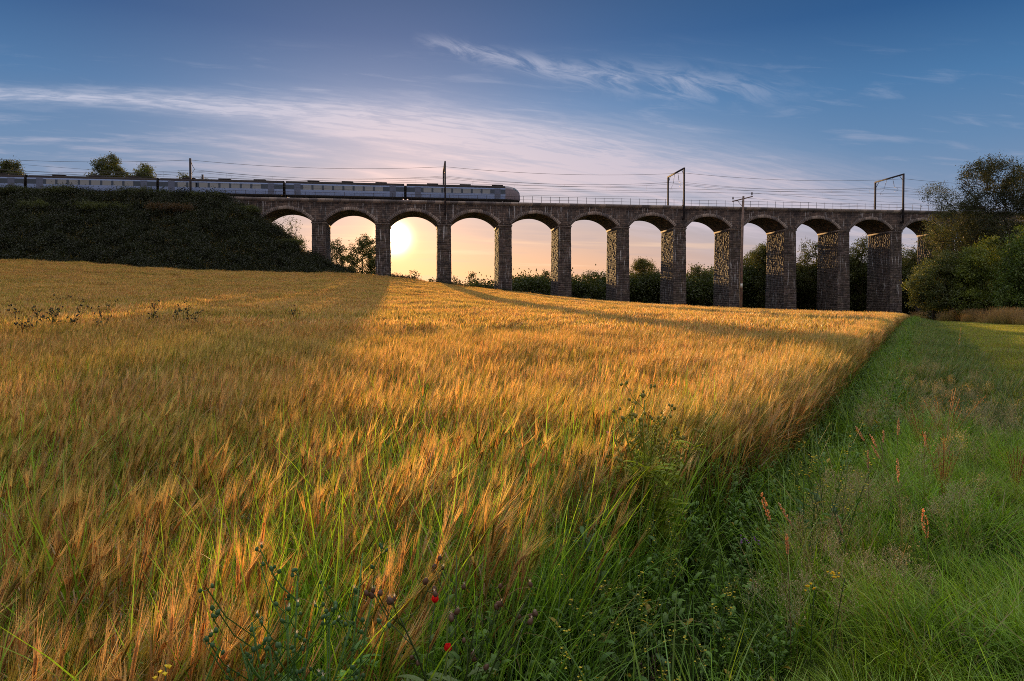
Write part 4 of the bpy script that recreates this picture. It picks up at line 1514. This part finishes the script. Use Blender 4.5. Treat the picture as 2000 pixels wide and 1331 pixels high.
xx_ = np.concatenate([x1, x2, x3]); yy2 = np.concatenate([y1, y2, y3])
ii_ = np.concatenate([rng.choice(6, len(x1), p=[.2, .2, .2, .2, .1, .1]), 6 + rng.integers(0, 3, len(x2) + len(x3))])
sc_ = np.concatenate([sc1, rng.uniform(.6, 1.2, len(x2) + len(x3))])
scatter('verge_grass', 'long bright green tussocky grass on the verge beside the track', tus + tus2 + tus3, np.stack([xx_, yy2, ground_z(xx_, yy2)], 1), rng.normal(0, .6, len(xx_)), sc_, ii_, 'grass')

sh = [grass_proto(f'a_short_{i}', 580 + i, 120, .22, .16, .0045, (.07, .15, .015), (.22, .36, .04), .4, 1.0, 3, .15) for i in range(3)]
sh2 = [grass_proto(f'b_short_{i}', 590 + i, 160, .60, .20, .014, (.06, .11, .012), (.36, .44, .05), .35, .9, 2, .25) for i in range(3)]  # tips brightened in colour to imitate the sunlit strip of the track
x1, y1, e1 = verge(1.0, 12, 2.8, 10, 22)
x2, y2, e2 = verge(12, 55, 2.6, 15, 11)
x3, y3, e3 = verge(55, 136, 2.6, 17, 5)
x2 = np.concatenate([x2, x3]); y2 = np.concatenate([y2, y3])
xx_ = np.concatenate([x1, x2]); yy2 = np.concatenate([y1, y2])
ii_ = np.concatenate([rng.integers(0, 3, len(x1)), 3 + rng.integers(0, 3, len(x2))])
scatter('path_grass', 'short trodden grass on the track leading to the viaduct', sh + sh2, np.stack([xx_, yy2, ground_z(xx_, yy2)], 1), rng.uniform(0, 6.28, len(xx_)), rng.uniform(.6, 1.3, len(xx_)), ii_, 'grass')

# tall dry grass under the right trees
dg = [grass_proto(f'a_dry_grass_{i}', 600 + i, 130, .7, 1.15, .018, (.12, .15, .03), (.36, .24, .13), .16, .5, 4, .35, seedheads=60) for i in range(3)]
N = 1700
uq = rng.uniform(.655, .95, N); yq = np.interp(uq, [.655, .70, .75, .835, .95], [104, 88, 74, 62, 56]) + rng.uniform(0, 15, N) - 4; xq = uq * yq; yq = yq * KY
scatter('dry_tall_grass', 'tall reddish dry grass below the right hand trees', dg, np.stack([xq, yq, ground_z(xq, yq)], 1), rng.uniform(0, 6.28, len(xq)), rng.uniform(.45, 1.0, len(xq)) * (.75 + .45 * np.sin(xq * .8 + 2 * np.sin(yq * .31))), rng.integers(0, 3, len(xq)), 'grass')

# rough scrub and grass over the embankment
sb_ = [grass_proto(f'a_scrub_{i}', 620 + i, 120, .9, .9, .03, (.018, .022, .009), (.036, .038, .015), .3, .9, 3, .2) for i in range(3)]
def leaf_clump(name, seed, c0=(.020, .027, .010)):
    r_ = np.random.default_rng(seed); n = 700
    c_ = r_.normal(0, 1, (n, 3)) * np.array([.55, .55, .4]) + np.array([0, 0, .5])
    a = r_.normal(size=(n, 3)); a /= np.linalg.norm(a, axis=1)[:, None]
    b = r_.normal(size=(n, 3)); b -= (b * a).sum(1)[:, None] * a; b /= np.linalg.norm(b, axis=1)[:, None]
    q = np.stack([c_ - a * .1, c_ + b * .055, c_ + a * .1, c_ - b * .055], 1)
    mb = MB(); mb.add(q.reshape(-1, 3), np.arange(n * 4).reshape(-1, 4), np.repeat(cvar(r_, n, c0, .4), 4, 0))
    return mb.build(name, M_leaf, link=False)
sc2 = [leaf_clump(f'b_scrub_{i}', 630 + i) for i in range(3)]
N = 9000
ss = rng.uniform(-140, -4, N); tt = rng.uniform(-36, -.6, N)
xs_ = ss * VX + (tt + VD) * NX; ys_ = ss * VY + (tt + VD) * NY
ez = emb_z(xs_, ys_); fz = field_z(xs_, ys_)
k_ = (ez > fz - .5); xs_, ys_, ez, fz = xs_[k_], ys_[k_], ez[k_], fz[k_]
ii_ = np.where(rng.uniform(0, 1, len(xs_)) < .5, rng.integers(0, 3, len(xs_)), 3 + rng.integers(0, 3, len(xs_)))
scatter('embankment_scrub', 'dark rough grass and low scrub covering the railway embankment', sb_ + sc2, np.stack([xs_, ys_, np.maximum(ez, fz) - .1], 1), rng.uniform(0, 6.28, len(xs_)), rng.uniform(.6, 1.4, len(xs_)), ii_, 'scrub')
big = []
for i in range(3):
    r_ = np.random.default_rng(660 + i); n = 1500
    c_ = r_.normal(0, 1, (n, 3)) * np.array([1.3, 1.3, 1.0]) + np.array([0, 0, .8])
    a = r_.normal(size=(n, 3)); a /= np.linalg.norm(a, axis=1)[:, None]
    b = r_.normal(size=(n, 3)); b -= (b * a).sum(1)[:, None] * a; b /= np.linalg.norm(b, axis=1)[:, None]
    q = np.stack([c_ - a * .22, c_ + b * .13, c_ + a * .22, c_ - b * .13], 1)
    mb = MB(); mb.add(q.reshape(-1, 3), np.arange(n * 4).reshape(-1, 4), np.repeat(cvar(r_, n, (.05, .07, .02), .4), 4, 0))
    big.append(mb.build(f'a_thicket_{i}', M_leaf, link=False))
N = 2300
ss = rng.uniform(13, 156, N); tt = rng.uniform(18, 44, N)
xs_ = ss * VX + (tt + VD) * NX; ys_ = ss * VY + (tt + VD) * NY
top = EYE + np.interp(ss - 6, [14, 30, 45, 60, 75, 90, 110, 150], [5.8, 6.8, 7.4, 8.2, 10, 11.2, 12, 12.5]) + 1.5 * np.sin(ss * .43) * np.sin(ss * .17 + 1) - .6
gz_ = ground_z(xs_, ys_)
zz_ = gz_ + (top - gz_) * rng.uniform(0, 1, N)
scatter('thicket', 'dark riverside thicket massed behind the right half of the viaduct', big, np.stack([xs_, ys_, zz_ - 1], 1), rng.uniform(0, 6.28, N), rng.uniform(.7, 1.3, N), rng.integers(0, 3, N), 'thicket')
und = [leaf_clump(f'a_undergrowth_{i}', 670 + i) for i in range(3)]
N = 900
yq = rng.uniform(88, 104, N); uq = rng.uniform(.70, .95, N); xq = uq * yq; y0q = yq; yq = yq * KY
tp = np.interp(uq, [.70, .74, .78, .95], [3.0, 5.5, 8.0, 9.5]) * (.4 + .6 * (y0q - 88) / 16)
gz_ = ground_z(xq, yq)
scatter('undergrowth', 'dark undergrowth filling the space beneath the right hand trees', und, np.stack([xq, yq, gz_ + tp * rng.uniform(0, 1, N)], 1), rng.uniform(0, 6.28, N), rng.uniform(.9, 1.8, N), rng.integers(0, 3, N), 'undergrowth')
# rough growth round the pier feet
N = 2600
ss = rng.uniform(-6, 124, N); tt = rng.uniform(-7.0, 9, N)
xs_ = ss * VX + (tt + VD) * NX; ys_ = ss * VY + (tt + VD) * NY
ii_ = np.where(rng.uniform(0, 1, N) < .75, rng.integers(0, 3, N), 3 + rng.integers(0, 3, N))
foot = [grass_proto(f'a_foot_grass_{i}', 640 + i, 120, .9, .8, .03, (.08, .08, .025), (.20, .15, .06), .3, .8, 3, .4) for i in range(3)]
fc = [leaf_clump(f'b_foot_clump_{i}', 650 + i) for i in range(3)]
scatter('rough_grass', 'rough grass and nettles around the feet of the viaduct piers', foot + fc, np.stack([xs_, ys_, ground_z(xs_, ys_) - .1], 1), rng.uniform(0, 6.28, N), rng.uniform(.5, 1.2, N), ii_, 'grass')


# ------------------------------------------------------------------ single plants
def curve_pts(base, az, lean, h, n=6, power=1.8):
    return [Vector(base) + Vector((math.cos(az) * lean * h * (k / n) ** power, math.sin(az) * lean * h * (k / n) ** power, h * k / n)) for k in range(n + 1)]


def sow_thistle(name, base, H, seed, label, green=(.12, .25, .055), bud=(.08, .17, .06), n_stem=6, sunlit=False, cat='thistle', group=None, fluff=.2, scale=1.0, spiky=True, bud_r=.008, leafy=1.0):
    rg = random.Random(seed)
    root = empty(name, base, 0, label, cat, group)
    st = MB(); lf = MB(); bd = MB(); fl = MB(); nf = 0
    for s in range(n_stem):
        az = rg.uniform(0, 6.28) if s else 1.57
        lean = rg.uniform(.05, .40); h = H * (rg.uniform(.72, 1.0) if s else 1.0)
        pts = curve_pts((0, 0, -.03), az, lean, h)
        st.tube(pts, [.0055 * scale * (1 - .6 * k / 6) for k in range(7)], 5, green)
        # upper branching with buds
        for b in range(rg.randint(4, 6)):
            f = rg.uniform(.62, 1.0); i = min(5, int(f * 6)); g_ = f * 6 - i
            p = pts[i].lerp(pts[i + 1], g_)
            a2 = rg.uniform(0, 6.28); l2 = H * rg.uniform(.07, .17)
            q = [p, p + Vector((math.cos(a2) * l2 * .45, math.sin(a2) * l2 * .45, l2 * .45)), p + Vector((math.cos(a2) * l2 * .75, math.sin(a2) * l2 * .75, l2))]
            st.tube(q, .0018 * scale, 3, green, cap=False)
            for u_ in range(rg.randint(1, 3)):
                tip = q[-1] + Vector((rg.uniform(-1, 1), rg.uniform(-1, 1), rg.uniform(-.3, .8))) * .022 * scale
                st.tube([q[-1] - Vector((0, 0, .008)), tip], .0013 * scale, 3, green, cap=False)
                axd = Vector((rg.uniform(-.6, .6), rg.uniform(-.6, .6), 1))
                r_ = bud_r * scale * rg.uniform(.8, 1.25)
                bd.ball(tip, (r_, r_, r_ * 1.25), bud, 8, 6, axis=axd, prof=lambda t: 1.15 - .45 * t)
                if rg.random() < fluff:
                    nf += 1
                    for w_ in range(14):
                        d = Vector((rg.gauss(0, .5), rg.gauss(0, .5), 1)).normalized()
                        fl.leaf(tip + axd.normalized() * r_ * .9, math.atan2(d.y, d.x), math.acos(d.z), math.acos(d.z), .012 * scale, .0025, (.75, .7, .66), None, 1)
        # toothed leaves
        for b in range(int(8 * leafy)):
            f = rg.uniform(.05, .72 + .1 * (leafy > 1.2)); i = min(5, int(f * 6)); p = pts[i].lerp(pts[i + 1], f * 6 - i)
            a2 = rg.uniform(0, 6.28); Ls = H * rg.uniform(.14, .26) * (1.1 - f * .6)
            c_ = np.array(green) * rg.uniform(.9, 1.5)
            lf.leaf(p, a2, rg.uniform(.7, 1.1), rg.uniform(1.3, 2.1), Ls, Ls * .20, c_, c_ * 1.2, 6)
            if spiky:
                for w_ in range(5):
                    ff = .2 + .15 * w_
                    pp = p + Vector((math.cos(a2), math.sin(a2), 0)) * Ls * ff * .85 + Vector((0, 0, Ls * (.45 * ff - .5 * ff * ff)))
                    for sg in (-1, 1):
                        lf.leaf(pp, a2 + sg * 1.1, 1.2, 1.5, Ls * .24, Ls * .10, c_, c_ * 1.25, 2)
    st.build('stem', M_plant, root); lf.build('leaves', M_plant, root)
    bd.build('buds', M_plant, root, smooth=True)
    if nf: fl.build('seed_fluff', M_petal, root)
    return root


def gp(px, Y, dz=0.0):
    p = at(px, Y); p.z += dz; return p


sow_thistle('sow_thistle', gp(556, 1.62), .98, 1, 'large sow thistle with green buds and white fluff at the bottom of the barley', n_stem=11, fluff=.14, bud_r=.0055)
sow_thistle('sow_thistle', gp(655, 1.75), .92, 2, 'slimmer sow thistle just right of the large budding one', n_stem=5, fluff=.08, bud_r=.0055)
th = sow_thistle('thistle', gp(1268, 3.75), 1.15, 3, 'tall sunlit spiny thistle standing at the barley edge', green=(.26, .33, .04), bud=(.24, .24, .05), n_stem=14, scale=1.5, fluff=0, bud_r=.006, leafy=1.7)
sow_thistle('thistle', gp(885, 2.0), .92, 4, 'brown seeding thistle with pink tips right of the red poppies', green=(.11, .16, .05), bud=(.20, .11, .07), n_stem=4, fluff=.5)
GT = 'thistles standing above the barley'
for i, (px_t, Y_, top, lb) in enumerate([(42, 15, 606, 'reddish brown thistle above the barley near the left edge'), (68, 17, 600, 'green thistle next to the reddish brown one'), (96, 18, 588, 'tallest thistle above the shaded barley at left'),
                                         (130, 17, 593, 'thistle right of the tallest one above the barley'), (202, 18, 597, 'lone thistle below the big tree in the left barley'),
                                         (296, 20, 592, 'lone thistle in the middle of the left barley'), (358, 20, 600, 'small thistle right of the middle one'), (375, 19, 606, 'lowest small thistle beside the light streak'),
                                         (576, 24, 600, 'tiny thistle at the end of the bright streak of light'), (1178, 5.2, 850, 'thin weed spike on the bright barley edge')]):
    b = gp(px_t, Y_)
    if i == 9: continue
    sow_thistle('thistle', b, max(.95, ztop(top, Y_) - b.z), 20 + i, lb, green=(.05, .07, .02) if i else (.10, .05, .03), bud=(.06, .06, .03), n_stem=4, scale=1.8, fluff=0, group=GT, bud_r=.009)


def mustard(base, H, seed, label, group='yellow flowering mustard plants'):
    rg = random.Random(seed)
    root = empty('mustard_plant', base, 0, label, 'wildflower', group)
    st = MB(); lf = MB(); fl = MB()
    gr = (.10, .17, .05)
    for s in range(4):
        az = rg.uniform(0, 6.28); pts = curve_pts((rg.uniform(-.02, .02), rg.uniform(-.02, .02), -.03), az, rg.uniform(.03, .25), H * (rg.uniform(.7, 1.0) if s else 1))
        st.tube(pts, [.0035 * (1 - .6 * k / 6) for k in range(7)], 4, gr)
        for b in range(5):
            f = rg.uniform(.5, .98); i = min(5, int(f * 6)); p = pts[i].lerp(pts[i + 1], f * 6 - i)
            a2 = rg.uniform(0, 6.28); l2 = H * rg.uniform(.06, .16)
            e = p + Vector((math.cos(a2) * l2 * .5, math.sin(a2) * l2 * .5, l2))
            st.tube([p, e], .0014, 3, gr, cap=False)
            for w_ in range(8):
                q = e + Vector((rg.gauss(0, .010), rg.gauss(0, .010), rg.uniform(-.03, .012)))
                if rg.random() < .28:
                    for pt in range(4):
                        fl.leaf(q, pt * 1.57 + rg.random(), 1.0, 1.4, .0075, .006, (.72, .58, .05), None, 2)
                else: fl.ball(q, (.0028, .0028, .0045), (.30, .34, .08), 5, 3)
        for b in range(7):
            f = rg.uniform(.05, .8); i = min(5, int(f * 6)); p = pts[i].lerp(pts[i + 1], f * 6 - i)
            yel = rg.random() < .14; Ls = H * (rg.uniform(.035, .055) if yel else rg.uniform(.05, .12))
            c_ = np.array((.45, .33, .03)) if yel else np.array((.07, .15, .03)) * rg.uniform(.8, 1.4)
            lf.leaf(p, rg.uniform(0, 6.28), rg.uniform(.4, 1.0), rg.uniform(1.2, 2.0), Ls, Ls * .42, c_, c_ * 1.15, 4)
    st.build('stem', M_plant, root); lf.build('leaves', M_plant, root); fl.build('flowers', M_petal, root)


for i, (px_m, Y_, H, lb) in enumerate([(1140, 2.25, .72, 'flowering mustard with pale yellow buds left of centre of the weeds'), (1185, 2.35, .90, 'taller mustard with broad leaves beside the pale yellow one'),
                                       (1330, 2.5, .66, 'mustard with small seed pods in the middle of the weeds'), (1390, 2.9, .70, 'mustard right of the middle of the weeds, near the purple flowers'),
                                       (1575, 3.7, .86, 'leftmost mustard of the cluster in front of the dark verge'), (1612, 3.8, .98, 'tallest mustard of the cluster in front of the dark verge'),
                                       (1648, 3.6, .80, 'rightmost mustard of the cluster in front of the dark verge'), (1160, 3.0, .95, 'mustard against the sunlit barley stalks'),
                                       (1305, 3.3, .75, 'mustard with yellowing leaves under the sunlit thistle')]):
    mustard(gp(px_m, Y_), H, 40 + i, lb)


def poppy(base, H, seed, label):
    rg = random.Random(seed)
    root = empty('poppy', base, 0, label, 'wildflower', 'red poppies')
    pts = curve_pts((0, 0, -.02), rg.uniform(0, 6), .12, H)
    st = MB(); st.tube(pts, .0018, 4, (.08, .13, .04)); st.build('stem', M_plant, root)
    fl = MB()
    for k in range(6):
        fl.leaf(pts[-1], k * 1.05, .75, -.25, .026, .024, (.62, .015, .02), (.75, .03, .03), 4, prof=lambda f: math.sin(math.pi * (.15 + .75 * f)))
    fl.build('petals', M_petal, root)
    c_ = MB(); c_.ball(pts[-1] + Vector((0, 0, .008)), .006, (.03, .03, .02), 6, 4); c_.build('seed_capsule', M_plant, root)


poppy(gp(803, 1.92), ztop(1183, 1.92) , 1, 'upper red poppy in the grass at the foot of the barley')
poppy(gp(829, 1.88), ztop(1236, 1.88), 2, 'lower red poppy in the grass at the foot of the barley')


def seed_spike(px, Y, py_top, lean_px, label, seed, col=(.42, .20, .09), Ls=.10, r=.007, name='grass_seed_head'):
    """single flowering grass stem with a dense spike; leans towards its tip"""
    rg = random.Random(seed)
    b = gp(px, Y)
    root = empty(name, b, 0, label, 'grass stem', 'single seeding grass stems on the verge')
    H = ztop(py_top, Y) - b.z
    dxl = lean_px / F * Y
    n = 7
    pts = [Vector((dxl * (k / n) ** 1.6, 0, H * k / n)) for k in range(n + 1)]
    st = MB(); st.tube(pts, [.0016] * (n + 1), 4, (.30, .22, .10)); st.build('stalk', M_plant, root)
    sp = MB()
    d = (pts[-1] - pts[-2]).normalized()
    for k in range(46):
        f = k / 45
        p = pts[-1] - d * Ls * (1 - f)
        w = r * math.sin(math.pi * (.12 + .8 * f))
        a = rg.uniform(0, 6.28)
        q = p + Vector((math.cos(a) * w, math.sin(a) * w, 0))
        t = rg.uniform(.75, 1.3)
        sp.ball(q, (.0028, .0028, .0062), np.array(col) * t, 4, 3, axis=d + Vector((math.cos(a), math.sin(a), 0)) * .5)
    sp.build('spike', M_plant, root)


for i, a_ in enumerate([(1560, 2.85, 966, -70, 'thick orange seed head leaning left above the weeds', .135, .010), (1640, 2.9, 986, -115, 'pinkish seed head bent far left beside the thick orange one', .11, .006),
                        (1552, 2.7, 1048, -12, 'short upright orange seed head right of the thick orange one', .085, .006), (1830, 3.0, 998, -22, 'feathery orange seed head in the bright tussocks', .14, .013),
                        (1760, 4.2, 835, -86, 'leftmost pale seed head of the leaning bunch', .11, .008), (1772, 4.2, 850, -70, 'second pale seed head of the leaning bunch', .10, .007),
                        (1775, 4.3, 872, -70, 'lower pale seed head of the leaning bunch', .11, .007), (1752, 4.6, 818, 6, 'tall upright pale seed head right of the leaning bunch', .13, .007),
                        (1702, 3.9, 882, -4, 'thin upright seed head below the leaning bunch', .12, .006), (1768, 3.4, 898, -12, 'golden seed head with curved stem below the upright one', .13, .007),
                        (1725, 4.6, 842, 3, 'short seed head between the leaning bunch and the upright one', .09, .006), (1808, 4.3, 845, 2, 'seed head left of the rusty dock plant', .10, .006),
                        (1872, 17, 640, 5, 'very tall thin grass stem on the shaded verge beside the track', .5, .02), (1688, 3.1, 1010, -50, 'dull seed head low in the tussocks', .10, .005)]):
    px_s, Y_, top, ln, lb, Ls_, r_ = a_
    seed_spike(px_s, Y_, top, ln, lb, 60 + i, Ls=Ls_, r=r_, col=(.78, .44, .20) if i in (0, 2, 3) else (.72, .50, .32))


def dock(base, H, W, seed, label, col=(.62, .25, .08), n=1300):
    rg = random.Random(seed); nr = np.random.default_rng(seed)
    root = empty('dock_plant', base, 0, label, 'seeding weed', 'rusty seeding dock plants on the verge')
    st = MB(); sd = MB()
    tips = []
    for s in range(8):
        az = rg.uniform(0, 6.28); pts = curve_pts((0, 0, -.03), az, W / H * rg.uniform(.2, 1.0), H * rg.uniform(.7, 1))
        st.tube(pts, .0022, 3, np.array(col) * .6, cap=False)
        for k in range(n // 8):
            f = rg.uniform(.5, 1); i = min(5, int(f * 6)); p = pts[i].lerp(pts[i + 1], f * 6 - i)
            q = p + Vector((rg.gauss(0, W * .09), rg.gauss(0, W * .09), rg.gauss(0, .012)))
            t = rg.uniform(.6, 1.4)
            sd.leaf(q, rg.uniform(0, 6.28), rg.uniform(0, 1.5), 1.5, .009, .006, np.array(col) * t, None, 1)
    st.build('stem', M_plant, root); sd.build('seed_clusters', M_plant, root)


dock(gp(1850, 6.2), .80, .42, 1, 'wide rusty dock plant glowing on the shaded verge')
dock(gp(1805, 6.0), .66, .22, 2, 'small rusty dock plant left of the wide one')
dock(gp(1845, 4.5), .66, .14, 3, 'narrow rusty dock plant below the wide one')
dock(gp(1990, 5.0), .62, .20, 4, 'rusty dock plant cut by the right edge', n=500)
dock(gp(1275, 2.6), .52, .10, 5, 'grey-pink dried seed plant low in the weeds', (.26, .17, .14), 400)


def low_flower(base, seed, label, col, H=.35, n=8, sz=.014, group='small flowers in the verge'):
    rg = random.Random(seed)
    root = empty('wildflower', base, 0, label, 'wildflower', group)
    st = MB(); fl = MB(); st.tube(curve_pts((0, 0, -.02), rg.uniform(0, 6), .1, H), .002, 4, (.07, .12, .03))
    top = curve_pts((0, 0, -.02), 0, 0, H)[-1]
    for k in range(n):
        q = top + Vector((rg.gauss(0, .012), rg.gauss(0, .012), rg.gauss(0, .008)))
        for pt in range(4):
            fl.leaf(q, pt * 1.57 + rg.random(), .6, 1.3, sz, sz * .9, col, None, 2)
    st.build('stem', M_plant, root); fl.build('petals', M_petal, root)


low_flower(gp(1587, 2.55), 1, 'left yellow trefoil flower in the bright tussocks', (.85, .60, .02), ztop(1170, 2.55), 9, .010)
low_flower(gp(1629, 2.6), 2, 'right yellow trefoil flower in the bright tussocks', (.85, .60, .02), ztop(1154, 2.6), 9, .010)
low_flower(gp(1455, 2.9), 3, 'left purple flower head among the dark weeds', (.30, .12, .42), ztop(1000, 2.9), 7, .008)
low_flower(gp(1476, 2.95), 4, 'right purple flower head among the dark weeds', (.30, .12, .42), ztop(1012, 2.95), 6, .008)
low_flower(gp(1120, 3.9), 5, 'pink flower head catching the sun at the barley edge', (.55, .22, .42), ztop(886, 3.9), 6, .010)
low_flower(gp(1188, 4.2), 6, 'second pink flower head further right at the barley edge', (.55, .22, .42), ztop(855, 4.2), 6, .010)
low_flower(gp(310, 1.5), 7, 'yellow flower at the bottom edge below the barley', (.75, .62, .05), ztop(1318, 1.5), 6, .010)
low_flower(gp(1072, 2.1), 8, 'small yellow flower at the bottom edge of the weeds', (.75, .60, .05), ztop(1322, 2.1), 5, .009)

# lacy bent grass haze in the tussocks
def lacy(name, seed):
    nr = np.random.default_rng(seed); mb = MB()
    n = 9
    b = np.stack([nr.normal(0, .04, n), nr.normal(0, .04, n), np.zeros(n)], 1)
    az = nr.uniform(0, 6.28, n)
    e, t = blades(mb, nr, b, az, .05, .35, nr.uniform(.40, .55, n), .0018, 4, cvar(nr, n, (.20, .19, .08)), cvar(nr, n, (.26, .20, .12)), 'stem')
    for k in range(34):
        q = e - np.array([0, 0, 1]) * nr.uniform(0, .12, n)[:, None]
        tip, _ = blades(mb, nr, q, nr.uniform(0, 6.28, n), nr.uniform(.5, 1.2, n), nr.uniform(.8, 1.4, n), nr.uniform(.02, .06, n), .0009, 1, cvar(nr, n, (.32, .28, .14)), cvar(nr, n, (.34, .29, .15)), 'x')
        blades(mb, nr, tip, nr.uniform(0, 6.28, n), .5, 1.0, .0045, .003, 1, cvar(nr, n, (.5, .40, .26)), cvar(nr, n, (.5, .40, .26)), 'x')
    return mb.build(name, M_grass, link=False)


lp = [lacy(f'a_lacy_{i}', 700 + i) for i in range(3)]
N = 17
pxr = rng.normal(1715, 105, N); yr = rng.uniform(2.5, 4.2, N)
xr_ = (pxr - 1000) / F * yr
yr = yr * KY
N2 = 60
yr2 = rng.uniform(4, 14, N2); xr2 = E0(yr2) + rng.uniform(.9, 3.0, N2)
xr_ = np.concatenate([xr_, xr2]); yr = np.concatenate([yr, yr2])
scatter('bent_grass', 'hazy pinkish bent grass panicles above the bright tussocks', lp, np.stack([xr_, yr, ground_z(xr_, yr)], 1), rng.uniform(0, 6.28, len(xr_)), rng.uniform(.85, 1.2, len(xr_)), rng.integers(0, 3, len(xr_)), 'grass')
